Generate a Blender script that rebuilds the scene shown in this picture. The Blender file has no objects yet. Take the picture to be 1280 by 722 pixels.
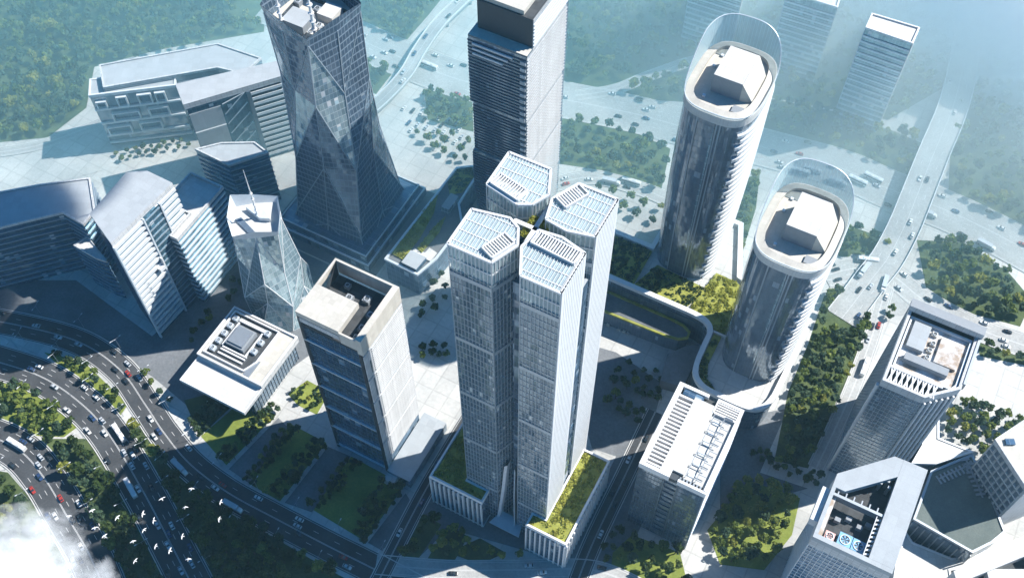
import bpy, math, random
import numpy as np
from mathutils import Vector, Matrix
random.seed(7); rng = np.random.default_rng(11)
scene = bpy.context.scene
COL = scene.collection
R = math.radians
# ------------------------------------------------------------------ camera geometry (surveyed from the photograph)
CAM_H, PITCH, FPX = 500.0, R(56.57), 1348.4
_c, _s = math.cos(PITCH), math.sin(PITCH)
def P(px, py, z=0.0):
    """ground-plan point at height z seen at photograph pixel px, py"""
    x, up = px - 640.0, 361.0 - py
    d = (x, up * _s + FPX * _c, up * _c - FPX * _s)
    t = (z - CAM_H) / d[2]
    return (d[0] * t, d[1] * t)
GR = R(-27.98)                                     # the street grid
E1 = (math.cos(GR), math.sin(GR)); E2 = (-math.sin(GR), math.cos(GR))
def loc(p, O, rot=GR):
    dx, dy = p[0] - O[0], p[1] - O[1]
    c, s = math.cos(rot), math.sin(rot)
    return (dx * c + dy * s, -dx * s + dy * c)
def wor(u, v, O, rot=GR):
    c, s = math.cos(rot), math.sin(rot)
    return (O[0] + u * c - v * s, O[1] + u * s + v * c)

# ------------------------------------------------------------------ mesh builder
def ccw(pts):
    a = sum(pts[i][0] * pts[(i + 1) % len(pts)][1] - pts[(i + 1) % len(pts)][0] * pts[i][1] for i in range(len(pts)))
    return list(pts) if a > 0 else list(reversed(pts))
def inset(pts, d):
    """offset a counter-clockwise polygon inwards by d"""
    n = len(pts); out = []
    for i in range(n):
        a, b, c = pts[i - 1], pts[i], pts[(i + 1) % n]
        d1 = Vector((b[0] - a[0], b[1] - a[1])).normalized(); d2 = Vector((c[0] - b[0], c[1] - b[1])).normalized()
        n1 = Vector((-d1.y, d1.x)); n2 = Vector((-d2.y, d2.x))
        m = n1 + n2; k = m.dot(n1)
        if k < .2: m = n1; k = 1
        out.append((b[0] + m.x * d / k, b[1] + m.y * d / k))
    return out
class MB:
    def __init__(self): self.v = []; self.f = []; self.uv = []; self.mi = []
    def face(self, pts, mi=0, uv=None):
        b = len(self.v); self.v += [tuple(p) for p in pts]; self.f.append(tuple(range(b, b + len(pts)))); self.mi.append(mi)
        if uv is None:
            n = Vector((0, 0, 0))
            for i in range(len(pts)):
                p, q = pts[i], pts[(i + 1) % len(pts)]
                n += Vector(((p[1] - q[1]) * (p[2] + q[2]), (p[2] - q[2]) * (p[0] + q[0]), (p[0] - q[0]) * (p[1] + q[1])))
            h = math.hypot(n.x, n.y)
            if h < 0.3 * abs(n.z) or h < 1e-9: uv = [(p[0], p[1]) for p in pts]
            else:
                tx, ty = -n.y / h, n.x / h
                uv = [(p[0] * tx + p[1] * ty, p[2]) for p in pts]
        self.uv += uv
    def box(self, x0, x1, y0, y1, z0, z1, mi=0, top=None):
        self.prism([(x0, y0), (x1, y0), (x1, y1), (x0, y1)], z0, z1, mi, mi if top is None else top)
    def prism(self, pts, z0, z1, mi=0, top=0, bot=None, sides=None):
        pts = ccw(pts) if sides is None else list(pts); n = len(pts); acc = 0
        for i in range(n):
            a, b = pts[i], pts[(i + 1) % n]; L = math.dist(a, b)
            m = mi if sides is None or sides[i] is None else sides[i]
            self.face([(a[0], a[1], z0), (b[0], b[1], z0), (b[0], b[1], z1), (a[0], a[1], z1)], m, [(acc, z0), (acc + L, z0), (acc + L, z1), (acc, z1)])
            acc += L
        if top is not None: self.face([(p[0], p[1], z1) for p in pts], top)
        if bot is not False: self.face([(p[0], p[1], z0) for p in reversed(pts)], mi if bot is None else bot)
    def ring(self, pts, d0, d1, z0, z1, mi=0):
        """closed band between inward offsets d0 and d1"""
        pts = ccw(pts); o, i_ = inset(pts, d0) if d0 else pts, inset(pts, d1); n = len(pts)
        for k in range(n):
            a, b, c, d = o[k], o[(k + 1) % n], i_[(k + 1) % n], i_[k]
            self.face([(*a, z0), (*b, z0), (*b, z1), (*a, z1)], mi)
            self.face([(*a, z1), (*b, z1), (*c, z1), (*d, z1)], mi)
            self.face([(*c, z0), (*d, z0), (*d, z1), (*c, z1)], mi)
            self.face([(*d, z0), (*c, z0), (*b, z0), (*a, z0)], mi)
    def slab(self, p, q, s0, s1, d0, d1, z0, z1, mi=0):
        """box along the wall p-q (outward on its right): from s0 to s1 metres along, d0 to d1 metres outwards"""
        L = math.dist(p, q); t = ((q[0] - p[0]) / L, (q[1] - p[1]) / L); n = (t[1], -t[0])
        f = lambda s, d: (p[0] + t[0] * s + n[0] * d, p[1] + t[1] * s + n[1] * d)
        self.prism([f(s0, d0), f(s0, d1), f(s1, d1), f(s1, d0)], z0, z1, mi, mi)
    def bars(self, p, q, z0, z1, step, w, d, mi=0, off=0.0):
        L = math.dist(p, q); n = max(1, round((L - 2 * off) / step))
        for i in range(n + 1):
            s = off + (L - 2 * off) * i / n; s = min(max(s, w / 2), L - w / 2)
            self.slab(p, q, s - w / 2, s + w / 2, -.05, d, z0, z1, mi)
    def bands(self, p, q, z0, z1, step, h, d, mi=0):
        L = math.dist(p, q); z = z0
        while z + h <= z1 + 1e-6:
            self.slab(p, q, 0, L, -.05, d, z, z + h, mi); z += step
    def tube(self, a, b, r0, r1=None, n=6, mi=0):
        r1 = r0 if r1 is None else r1
        a, b = Vector(a), Vector(b); d = (b - a).normalized(); s = d.orthogonal().normalized(); t = d.cross(s)
        A = [a + (s * math.cos(2 * math.pi * k / n) + t * math.sin(2 * math.pi * k / n)) * r0 for k in range(n)]
        B = [b + (s * math.cos(2 * math.pi * k / n) + t * math.sin(2 * math.pi * k / n)) * r1 for k in range(n)]
        for k in range(n): self.face([A[k], A[(k + 1) % n], B[(k + 1) % n], B[k]], mi)
        self.face(list(reversed(A)), mi); self.face(B, mi)
    def beam(self, a, b, w, h, mi=0):
        """horizontal rectangular bar from a to b, top at their z"""
        L = math.dist(a[:2], b[:2]); t = ((b[0] - a[0]) / L, (b[1] - a[1]) / L); n = (t[1] * w / 2, -t[0] * w / 2)
        q = [(a[0] + n[0], a[1] + n[1], a[2]), (b[0] + n[0], b[1] + n[1], b[2]), (b[0] - n[0], b[1] - n[1], b[2]), (a[0] - n[0], a[1] - n[1], a[2])]
        lo = [(x, y, z - h) for x, y, z in q]
        self.face(q, mi); self.face(list(reversed(lo)), mi)
        for i in range(4): j = (i + 1) % 4; self.face([lo[i], lo[j], q[j], q[i]], mi)
    def build(self, name, mats, parent=None, smooth=False):
        me = bpy.data.meshes.new(name); me.from_pydata(self.v, [], self.f)
        if not isinstance(mats, (list, tuple)): mats = [mats]
        for m in mats: me.materials.append(m)
        uvl = me.uv_layers.new(name='UVMap'); uvl.data.foreach_set('uv', np.array(self.uv, dtype=np.float32).ravel())
        me.polygons.foreach_set('material_index', self.mi)
        if smooth: me.polygons.foreach_set('use_smooth', [True] * len(self.f))
        me.update()
        o = bpy.data.objects.new(name, me); COL.objects.link(o)
        if parent: o.parent = parent
        return o
def thing(name, label, cat, at=(0, 0, 0), rot=0.0, group=None):
    o = bpy.data.objects.new(name, None); COL.objects.link(o); o.empty_display_size = 2
    o.location = at; o.rotation_euler = (0, 0, rot); o['label'] = label; o['category'] = cat
    if group: o['group'] = group
    return o
def tag(o, label, cat, group=None):
    o['label'] = label; o['category'] = cat
    if group: o['group'] = group
    return o
def struct(o, kind='structure'):
    o['kind'] = kind; return o

# ------------------------------------------------------------------ materials
def newmat(name):
    m = bpy.data.materials.new(name); m.use_nodes = True; nt = m.node_tree; nt.nodes.clear()
    out = nt.nodes.new('ShaderNodeOutputMaterial'); b = nt.nodes.new('ShaderNodeBsdfPrincipled')
    nt.links.new(b.outputs[0], out.inputs[0]); return m, nt, b
def N(nt, t, **kw):
    n = nt.nodes.new(t)
    for k, v in kw.items(): setattr(n, k, v)
    return n
def setin(nt, sock, v):
    if hasattr(v, 'is_output'): nt.links.new(v, sock)
    elif isinstance(v, (tuple, list)): sock.default_value = (*v, 1)[:4] if len(sock.default_value) == 4 else tuple(v)
    else: sock.default_value = v
def math_(nt, op, a, b=0.0, c=None):
    n = N(nt, 'ShaderNodeMath', operation=op); setin(nt, n.inputs[0], a); setin(nt, n.inputs[1], b)
    if c is not None: setin(nt, n.inputs[2], c)
    return n.outputs[0]
def mixc(nt, f, a, b):
    n = N(nt, 'ShaderNodeMix', data_type='RGBA'); setin(nt, n.inputs[0], f); setin(nt, n.inputs[6], a); setin(nt, n.inputs[7], b); return n.outputs[2]
def noise(nt, vec, scale, detail=4, rough=.6):
    n = N(nt, 'ShaderNodeTexNoise'); n.inputs['Scale'].default_value = scale; n.inputs['Detail'].default_value = detail; n.inputs['Roughness'].default_value = rough
    if vec is not None: nt.links.new(vec, n.inputs['Vector'])
    return n.outputs['Fac']
def ramp(nt, f, stops):
    n = N(nt, 'ShaderNodeValToRGB'); el = n.color_ramp.elements
    while len(el) < len(stops): el.new(.5)
    for e, (p, c) in zip(el, stops): e.position = p; e.color = (*c, 1)
    nt.links.new(f, n.inputs[0]); return n.outputs[0]
def scaled(nt, src, sx, sy):
    n = N(nt, 'ShaderNodeMapping'); n.inputs['Scale'].default_value = (sx, sy, 1); nt.links.new(src, n.inputs[0]); return n.outputs[0]
def m_noise(name, a, b, scale=.15, rough=.8, metal=0., spec=.3, fine=None, lo=.3, hi=.7):
    m, nt, bs = newmat(name); tc = N(nt, 'ShaderNodeNewGeometry').outputs['Position']
    f = noise(nt, tc, scale)
    c = ramp(nt, f, [(lo, a), (hi, b)])
    if fine:
        g = noise(nt, tc, fine, 3, .7); c2 = N(nt, 'ShaderNodeMix', data_type='RGBA', blend_type='MULTIPLY'); c2.inputs[0].default_value = .5
        nt.links.new(c, c2.inputs[6]); nt.links.new(ramp(nt, g, [(.3, (.55, .55, .55)), (.7, (1.2, 1.2, 1.2))]), c2.inputs[7]); c = c2.outputs[2]
    nt.links.new(c, bs.inputs['Base Color']); bs.inputs['Roughness'].default_value = rough; bs.inputs['Metallic'].default_value = metal
    bs.inputs['Specular IOR Level'].default_value = spec
    return m
def m_panel(name, col, pw, ph, joint=.05, jc=.45, var=.12, rough=.6, metal=0., dirt=.12):
    """cladding panels pw x ph metres with joints and panel to panel variation, from the UV in metres"""
    m, nt, bs = newmat(name); uv = N(nt, 'ShaderNodeTexCoord').outputs['UV']
    s = N(nt, 'ShaderNodeSeparateXYZ'); nt.links.new(uv, s.inputs[0])
    u, v = math_(nt, 'DIVIDE', s.outputs[0], pw), math_(nt, 'DIVIDE', s.outputs[1], ph)
    fu, fv = math_(nt, 'FRACT', u), math_(nt, 'FRACT', v)
    cell = N(nt, 'ShaderNodeCombineXYZ'); nt.links.new(math_(nt, 'FLOOR', u), cell.inputs[0]); nt.links.new(math_(nt, 'FLOOR', v), cell.inputs[1])
    wn = N(nt, 'ShaderNodeTexWhiteNoise', noise_dimensions='2D'); nt.links.new(cell.outputs[0], wn.inputs['Vector'])
    ju = math_(nt, 'LESS_THAN', fu, joint / pw); jv = math_(nt, 'LESS_THAN', fv, joint / ph); j = math_(nt, 'MAXIMUM', ju, jv)
    pos = N(nt, 'ShaderNodeNewGeometry').outputs['Position']; mpd = N(nt, 'ShaderNodeMapping'); mpd.inputs['Scale'].default_value = (1, 1, .12); nt.links.new(pos, mpd.inputs[0]); dn = math_(nt, 'MULTIPLY_ADD', noise(nt, pos, .09, 5, .65), .55, math_(nt, 'MULTIPLY', noise(nt, mpd.outputs[0], .9, 4, .7), .45))
    k = math_(nt, 'MULTIPLY_ADD', wn.outputs['Value'], var, 1 - var)
    k = math_(nt, 'MULTIPLY', k, math_(nt, 'MULTIPLY_ADD', dn, dirt * 2, 1 - dirt * 1.5))
    k = math_(nt, 'MULTIPLY', k, math_(nt, 'MULTIPLY_ADD', j, jc - 1, 1.0))
    h = N(nt, 'ShaderNodeVectorMath', operation='SCALE'); h.inputs[0].default_value = col; nt.links.new(k, h.inputs['Scale'])
    nt.links.new(h.outputs[0], bs.inputs['Base Color']); bs.inputs['Roughness'].default_value = rough; bs.inputs['Metallic'].default_value = metal
    bs.inputs['Specular IOR Level'].default_value = .3
    return m
def m_glass(name, a, b, frame, pw, fh, fw=.12, sp=.25, rough=.12, metal=.55, blinds=.12, bcol=(.45, .47, .48), jitter=.03, warp=.25):
    """coated curtain-wall glass: pw x fh panes, each with its own tint, tilt and sometimes a drawn blind"""
    m, nt, bs = newmat(name); uv = N(nt, 'ShaderNodeTexCoord').outputs['UV']
    s = N(nt, 'ShaderNodeSeparateXYZ'); nt.links.new(uv, s.inputs[0])
    u, v = math_(nt, 'DIVIDE', s.outputs[0], pw), math_(nt, 'DIVIDE', s.outputs[1], fh)
    fu, fv = math_(nt, 'FRACT', u), math_(nt, 'FRACT', v)
    cell = N(nt, 'ShaderNodeCombineXYZ'); nt.links.new(math_(nt, 'FLOOR', u), cell.inputs[0]); nt.links.new(math_(nt, 'FLOOR', v), cell.inputs[1])
    wn = N(nt, 'ShaderNodeTexWhiteNoise', noise_dimensions='2D'); nt.links.new(cell.outputs[0], wn.inputs['Vector'])
    c = mixc(nt, wn.outputs['Value'], a, b)
    rs = N(nt, 'ShaderNodeSeparateColor'); nt.links.new(wn.outputs['Color'], rs.inputs[0])
    bl = math_(nt, 'LESS_THAN', rs.outputs[1], blinds)
    fr = math_(nt, 'MAXIMUM', math_(nt, 'LESS_THAN', fu, fw / pw), math_(nt, 'LESS_THAN', fv, sp / fh))
    c = mixc(nt, math_(nt, 'MULTIPLY', bl, math_(nt, 'GREATER_THAN', fv, rs.outputs[2])), c, bcol)
    c = mixc(nt, fr, c, frame)
    nt.links.new(c, bs.inputs['Base Color'])
    nt.links.new(math_(nt, 'MULTIPLY_ADD', fr, .4, rough), bs.inputs['Roughness'])
    nt.links.new(math_(nt, 'MULTIPLY', math_(nt, 'SUBTRACT', 1.0, fr), math_(nt, 'MULTIPLY', math_(nt, 'SUBTRACT', 1.0, bl), metal)), bs.inputs['Metallic'])
    g = N(nt, 'ShaderNodeNewGeometry'); sub = N(nt, 'ShaderNodeVectorMath', operation='SUBTRACT'); nt.links.new(wn.outputs['Color'], sub.inputs[0]); sub.inputs[1].default_value = (.5, .5, .5)
    sc = N(nt, 'ShaderNodeVectorMath', operation='SCALE'); nt.links.new(sub.outputs[0], sc.inputs[0]); sc.inputs['Scale'].default_value = jitter * 2
    wz = N(nt, 'ShaderNodeTexNoise'); wz.inputs['Scale'].default_value = 1.0; wz.inputs['Detail'].default_value = 2; nt.links.new(scaled(nt, uv, .11, .018), wz.inputs['Vector']); w1 = N(nt, 'ShaderNodeVectorMath', operation='SUBTRACT'); nt.links.new(wz.outputs['Color'], w1.inputs[0]); w1.inputs[1].default_value = (.5, .5, .5); w2 = N(nt, 'ShaderNodeVectorMath', operation='SCALE'); nt.links.new(w1.outputs[0], w2.inputs[0]); w2.inputs['Scale'].default_value = warp; a0 = N(nt, 'ShaderNodeVectorMath', operation='ADD'); nt.links.new(g.outputs['Normal'], a0.inputs[0]); nt.links.new(w2.outputs[0], a0.inputs[1])
    ad = N(nt, 'ShaderNodeVectorMath', operation='ADD'); nt.links.new(a0.outputs[0], ad.inputs[0]); nt.links.new(sc.outputs[0], ad.inputs[1])
    nm = N(nt, 'ShaderNodeVectorMath', operation='NORMALIZE'); nt.links.new(ad.outputs[0], nm.inputs[0]); nt.links.new(nm.outputs[0], bs.inputs['Normal'])
    return m
def m_flat(name, col, rough=.5, metal=0., spec=.4):
    m, nt, bs = newmat(name); pos = N(nt, 'ShaderNodeNewGeometry').outputs['Position']
    k = math_(nt, 'MULTIPLY_ADD', noise(nt, pos, .5, 4), .3, .85)
    h = N(nt, 'ShaderNodeVectorMath', operation='SCALE'); h.inputs[0].default_value = col; nt.links.new(k, h.inputs['Scale']); nt.links.new(h.outputs[0], bs.inputs['Base Color'])
    bs.inputs['Roughness'].default_value = rough; bs.inputs['Metallic'].default_value = metal; bs.inputs['Specular IOR Level'].default_value = spec
    return m
def m_leaf(name, stops, trans=.45):
    m, nt, bs = newmat(name); g = N(nt, 'ShaderNodeNewGeometry'); oi = N(nt, 'ShaderNodeObjectInfo')
    f = noise(nt, g.outputs['Position'], .35, 3); isl = g.outputs['Random Per Island']
    k = math_(nt, 'ADD', math_(nt, 'MULTIPLY', f, .45), math_(nt, 'ADD', math_(nt, 'MULTIPLY', isl, .28), math_(nt, 'MULTIPLY', oi.outputs['Random'], .3)))
    c = ramp(nt, k, stops); nt.links.new(c, bs.inputs['Base Color']); bs.inputs['Roughness'].default_value = .65; bs.inputs['Specular IOR Level'].default_value = .2
    t = N(nt, 'ShaderNodeBsdfTranslucent'); nt.links.new(c, t.inputs['Color']); mx = N(nt, 'ShaderNodeMixShader'); mx.inputs[0].default_value = trans
    out = [n for n in nt.nodes if n.type == 'OUTPUT_MATERIAL'][0]
    nt.links.new(bs.outputs[0], mx.inputs[1]); nt.links.new(t.outputs[0], mx.inputs[2]); nt.links.new(mx.outputs[0], out.inputs[0])
    return m
M = {}
M['white'] = m_panel('white_cladding', (.57, .58, .585), 3.0, 2.05, .16, .55, .16, dirt=.24)
M['whiteroof'] = m_panel('white_roof', (.60, .595, .57), 3.2, 3.2, .10, .75, .14, .75, dirt=.24)
M['cream'] = m_panel('cream_roof', (.56, .53, .47), 2.4, 2.4, .07, .82, .14, .75, dirt=.22)
M['greyroof'] = m_panel('grey_roof', (.38, .41, .43), 4, 4, .08, .85, .1, .75, dirt=.2)
M['flank'] = m_panel('pale_flank_cladding', (.42, .44, .455), 3.0, 2.1, .14, .6, .16, dirt=.26)
M['paint'] = m_flat('white_paint', (.62, .62, .62), .5)
M['fin'] = m_flat('white_fin', (.56, .575, .585), .45)
M['pale'] = m_flat('pale_metal', (.55, .60, .64), .4, .2)
M['steel'] = m_flat('grey_steel', (.30, .33, .36), .4, .5)
M['darkmetal'] = m_flat('dark_metal', (.05, .06, .07), .5, .3)
M['machine'] = m_flat('machine_grey', (.22, .24, .26), .6)
M['pit'] = m_panel('dark_roof_pit', (.07, .075, .08), 2.5, 2.5, .1, .6, .4, .8)
M['mullion'] = m_flat('mullion', (.32, .38, .43), .35, .4)
M['darkmullion'] = m_flat('dark_mullion', (.10, .14, .18), .4, .4)
M['glass'] = m_glass('curtain_glass', (.095, .16, .215), (.16, .235, .29), (.10, .13, .16), 1.5, 4.2, metal=.4, blinds=.045, bcol=(.50, .54, .54), jitter=.03, warp=.4)
M['glassdark'] = m_glass('dark_curtain_glass', (.20, .265, .325), (.26, .325, .385), (.07, .10, .13), 1.5, 4.0, blinds=.03, bcol=(.26, .31, .35), metal=.6, rough=.16, warp=.5)
M['glassblue'] = m_glass('blue_curtain_glass', (.07, .14, .22), (.11, .20, .30), (.10, .15, .2), 3.0, 4.2, blinds=.06, bcol=(.25, .32, .38))
M['glasspale'] = m_glass('pale_crystal_glass', (.25, .36, .40), (.40, .52, .56), (.42, .48, .5), 2.0, 4.0, .1, .25, blinds=.05, bcol=(.6, .6, .6), jitter=.05)
M['glasstwist'] = m_glass('faceted_glass', (.09, .14, .20), (.13, .19, .26), (.17, .22, .27), 2.2, 4.2, .25, .8, blinds=.02, bcol=(.28, .32, .34), jitter=.03, metal=.5, warp=.35)
M['stripes'] = m_glass('striped_floor_glass', (.06, .14, .20), (.10, .21, .28), (.1, .14, .18), 2.4, 4.3, .08, .1, blinds=.04, metal=.6)
M['crown'] = None
M['plaza'] = m_noise('plaza_paving', (.44, .44, .42), (.58, .57, .53), .035, .85, fine=.6)
M['paving2'] = m_noise('shade_grey_paving', (.10, .11, .12), (.18, .19, .20), .05, .85, fine=.7)  # grey paving darkened so its colour carries the ground shade
M['asphalt'] = m_noise('asphalt', (.040, .042, .046), (.075, .078, .082), .06, .85, fine=1.2)
M['road'] = m_noise('pale_road', (.30, .30, .29), (.40, .40, .385), .05, .85, fine=.9)
M['kerb'] = m_noise('kerb_stone', (.42, .42, .40), (.52, .52, .5), .3, .85)
M['line'] = m_flat('road_paint', (.50, .50, .49), .6)
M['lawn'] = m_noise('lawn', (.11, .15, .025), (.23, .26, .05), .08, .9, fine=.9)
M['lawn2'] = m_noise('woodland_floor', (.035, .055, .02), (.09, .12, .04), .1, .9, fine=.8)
M['sedum'] = m_noise('sedum_roof', (.15, .165, .03), (.34, .34, .07), .22, .9, fine=1.1)
M['membrane'] = m_noise('green_grey_membrane', (.075, .10, .095), (.11, .135, .125), .12, .7, fine=1.5)
M['brown'] = m_noise('weathered_roof', (.35, .28, .22), (.62, .62, .62), .18, .8, fine=.8, lo=.4, hi=.6)
M['leaf'] = m_leaf('leaves', [(.2, (.03, .06, .012)), (.5, (.13, .18, .035)), (.85, (.36, .38, .09))])
M['leafdark'] = m_leaf('dark_leaves', [(.2, (.014, .030, .012)), (.55, (.05, .085, .02)), (.9, (.16, .19, .045))])
M['leafroof'] = m_leaf('sedum_leaves', [(.2, (.12, .14, .02)), (.5, (.30, .32, .05)), (.85, (.48, .46, .11))])
M['leafblue'] = m_leaf('bluish_leaves', [(.2, (.018, .042, .022)), (.55, (.045, .085, .045)), (.9, (.12, .17, .09))])
M['leaflime'] = m_leaf('lime_leaves', [(.2, (.06, .08, .012)), (.5, (.20, .22, .035)), (.85, (.42, .40, .10))])
M['bark'] = m_noise('bark', (.05, .035, .025), (.10, .075, .05), 1.5, .9)
M['fanblue'] = m_flat('blue_fan_housing', (.16, .36, .55), .45)
M['fanpink'] = m_flat('faded_pink_fan', (.55, .33, .30), .5)
M['bird'] = m_flat('white_feathers', (.82, .82, .80), .8)
M['tyre'] = m_flat('tyre', (.02, .02, .02), .8)
M['carglass'] = m_flat('car_glass', (.02, .03, .04), .08, 0, .6)
CARC = {'white': (.62, .62, .61), 'silver': (.45, .47, .49), 'black': (.025, .027, .03), 'dark blue': (.03, .06, .14), 'red': (.35, .04, .03)}
for k, c in CARC.items(): M['car ' + k] = m_flat('car_paint_' + k.replace(' ', '_'), c, .25, .1, .6)
def crownglass():
    m, nt, bs = newmat('frosted_crown_glass'); bs.inputs['Base Color'].default_value = (.50, .62, .66, 1); bs.inputs['Roughness'].default_value = .25; bs.inputs['Metallic'].default_value = .1
    uv = N(nt, 'ShaderNodeTexCoord').outputs['UV']; s = N(nt, 'ShaderNodeSeparateXYZ'); nt.links.new(uv, s.inputs[0])
    f = math_(nt, 'LESS_THAN', math_(nt, 'FRACT', math_(nt, 'DIVIDE', s.outputs[0], 1.6)), .1)
    tr = N(nt, 'ShaderNodeBsdfTransparent'); tr.inputs[0].default_value = (.8, .92, .95, 1); mx = N(nt, 'ShaderNodeMixShader')
    nt.links.new(math_(nt, 'MULTIPLY_ADD', f, .35, .55), mx.inputs[0])
    out = [n for n in nt.nodes if n.type == 'OUTPUT_MATERIAL'][0]
    nt.links.new(tr.outputs[0], mx.inputs[1]); nt.links.new(bs.outputs[0], mx.inputs[2]); nt.links.new(mx.outputs[0], out.inputs[0])
    return m
M['crown'] = crownglass()
M['roofglass'] = m_panel('frosted_roof_glass', (.40, .45, .47), 1.15, 3.1, .16, 1.35, .12, .3)
def m_plaza():
    m, nt, bs = newmat('plaza_paving'); pos = N(nt, 'ShaderNodeNewGeometry').outputs['Position']
    mp = N(nt, 'ShaderNodeMapping'); mp.inputs['Rotation'].default_value = (0, 0, -GR); nt.links.new(pos, mp.inputs[0]); sp = N(nt, 'ShaderNodeSeparateXYZ'); nt.links.new(mp.outputs[0], sp.inputs[0])
    big = noise(nt, pos, .02, 5, .6); fine = noise(nt, pos, .5, 4, .7)
    def grid(step, w):
        a = math_(nt, 'LESS_THAN', math_(nt, 'FRACT', math_(nt, 'DIVIDE', sp.outputs[0], step)), w / step); b = math_(nt, 'LESS_THAN', math_(nt, 'FRACT', math_(nt, 'DIVIDE', sp.outputs[1], step)), w / step); return math_(nt, 'MAXIMUM', a, b)
    cell = N(nt, 'ShaderNodeCombineXYZ')
    for i in (0, 1): nt.links.new(math_(nt, 'FLOOR', math_(nt, 'DIVIDE', sp.outputs[i], 9.0)), cell.inputs[i])
    wn = N(nt, 'ShaderNodeTexWhiteNoise', noise_dimensions='2D'); nt.links.new(cell.outputs[0], wn.inputs['Vector'])
    c = ramp(nt, big, [(.35, (.36, .365, .355)), (.65, (.52, .51, .48))]); k = math_(nt, 'MULTIPLY_ADD', grid(9.0, .7), -.16, 1.0); k = math_(nt, 'MULTIPLY', k, math_(nt, 'MULTIPLY_ADD', wn.outputs['Value'], .14, .9)); k = math_(nt, 'MULTIPLY', k, math_(nt, 'MULTIPLY_ADD', fine, .5, .75))
    h = N(nt, 'ShaderNodeVectorMath', operation='SCALE'); nt.links.new(c, h.inputs[0]); nt.links.new(k, h.inputs['Scale']); nt.links.new(h.outputs[0], bs.inputs['Base Color']); bs.inputs['Roughness'].default_value = .85; bs.inputs['Specular IOR Level'].default_value = .25
    return m
M['plaza'] = m_plaza()
# ------------------------------------------------------------------ ground, roads
g = MB(); S = 3000
g.face([(-S, -S, 0), (S, -S, 0), (S, S, 0), (-S, S, 0)]); struct(g.build('ground', M['plaza']))
def sheet(name, px, mat, z, world=False):
    b = MB(); pts = px if world else [P(*p) for p in px]
    b.face([(x, y, z) for x, y in ccw(pts)]); return struct(b.build(name, mat))
def catmull(pts, n=10):
    out = []; q = [pts[0]] + list(pts) + [pts[-1]]
    for i in range(1, len(q) - 2):
        p0, p1, p2, p3 = [Vector(x) for x in q[i - 1:i + 3]]
        for k in range(n):
            t = k / n
            out.append(.5 * ((2 * p1) + (p2 - p0) * t + (2 * p0 - 5 * p1 + 4 * p2 - p3) * t * t + (3 * p1 - p0 - 3 * p2 + p3) * t ** 3))
    out.append(Vector(q[-2])); return out
def offs(path, d):
    out = []
    for i, p in enumerate(path):
        a, b = path[max(i - 1, 0)], path[min(i + 1, len(path) - 1)]
        t = (b.xy - a.xy).normalized(); out.append(Vector((p.x + t.y * d, p.y - t.x * d, p.z if len(p) > 2 else 0)))
    return out
def strip(mb, path, d0, d1, z, mi=0):
    a, b = offs(path, d0), offs(path, d1)
    for i in range(len(path) - 1):
        mb.face([(b[i].x, b[i].y, z + b[i].z), (b[i + 1].x, b[i + 1].y, z + b[i + 1].z), (a[i + 1].x, a[i + 1].y, z + a[i + 1].z), (a[i].x, a[i].y, z + a[i].z)][::-1], mi)
def resample(path, step):
    out = [path[0].copy()]; acc = 0
    for a, b in zip(path, path[1:]):
        L = (b - a).length; s = step - acc
        while s <= L: out.append(a + (b - a) * (s / L)); s += step
        acc = (acc + L) % step if L else acc
        acc = L - (s - step) if s - step <= L else acc
    return out
ROADS = {}
def road(name, px, width, mat, lanes, z=0, dash=True, kerb=True, plan=None):
    z = .24 + .012 * len(ROADS)
    path = catmull([Vector((*(p if plan else P(*p)), 0)) for p in (plan or px)], 12); ROADS[name] = (path, width, lanes, 0.0)
    b = MB(); strip(b, path, -width / 2, width / 2, z); struct(b.build('road', mat))
    l = MB()
    for sgn in (-1, 1): strip(l, path, sgn * (width / 2 - .7) - .12, sgn * (width / 2 - .7) + .12, z + .02)
    fine = resample(path, 3.0)
    lw = (width - 2) / lanes
    for k in range(1, lanes):
        d = -width / 2 + 1 + lw * k
        if k == lanes // 2 and lanes % 2 == 0: strip(l, path, d - .3, d - .1, z + .02); strip(l, path, d + .1, d + .3, z + .02); continue
        for i in range(0, len(fine) - 2, 4): strip(l, fine[i:i + 2], d - .11, d + .11, z + .02)
    struct(l.build('lane_marking', M['line']))
    if kerb:
        k = MB()
        for sgn in (-1, 1):
            a, c = sgn * width / 2, sgn * (width / 2 + .5)
            strip(k, path, min(a, c), max(a, c), z + .12)
            e = offs(path, a)
            for i in range(len(e) - 1): k.face([(e[i].x, e[i].y, 0), (e[i + 1].x, e[i + 1].y, 0), (e[i + 1].x, e[i + 1].y, z + .12), (e[i].x, e[i].y, z + .12)])
        struct(k.build('kerb', M['kerb']))
    return path
near_mid = road('mid', [(-90, 425), (-20, 447), (50, 470), (100, 503), (136, 542), (178, 612), (214, 680), (250, 750), (280, 810)], 19, M['asphalt'], 6)
near_right = road('right', [(-60, 392), (30, 408), (100, 428), (150, 462), (182, 506), (206, 542), (238, 580), (286, 616), (345, 648), (410, 682), (470, 712), (560, 760)], 15, M['asphalt'], 4)
near_low = road('low', [(-120, 520), (-40, 536), (20, 560), (54, 595), (84, 645), (113, 695), (140, 760), (160, 820)], 20, M['asphalt'], 6)
hw = road('highway', [(330, 8), (420, 38), (500, 72), (585, 103), (700, 124), (790, 142), (865, 162), (960, 186), (1052, 211), (1110, 236), (1180, 262), (1240, 290), (1300, 322)], 30, M['road'], 8)
front = road('front', [(470, 705), (560, 712), (640, 712), (740, 712), (800, 735)], 9, M['road'], 2)
junc = road('junction', [(1030, 345), (1075, 335), (1115, 345), (1150, 372), (1190, 396), (1240, 418), (1330, 448)], 15, M['road'], 4, z=.08)
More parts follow.
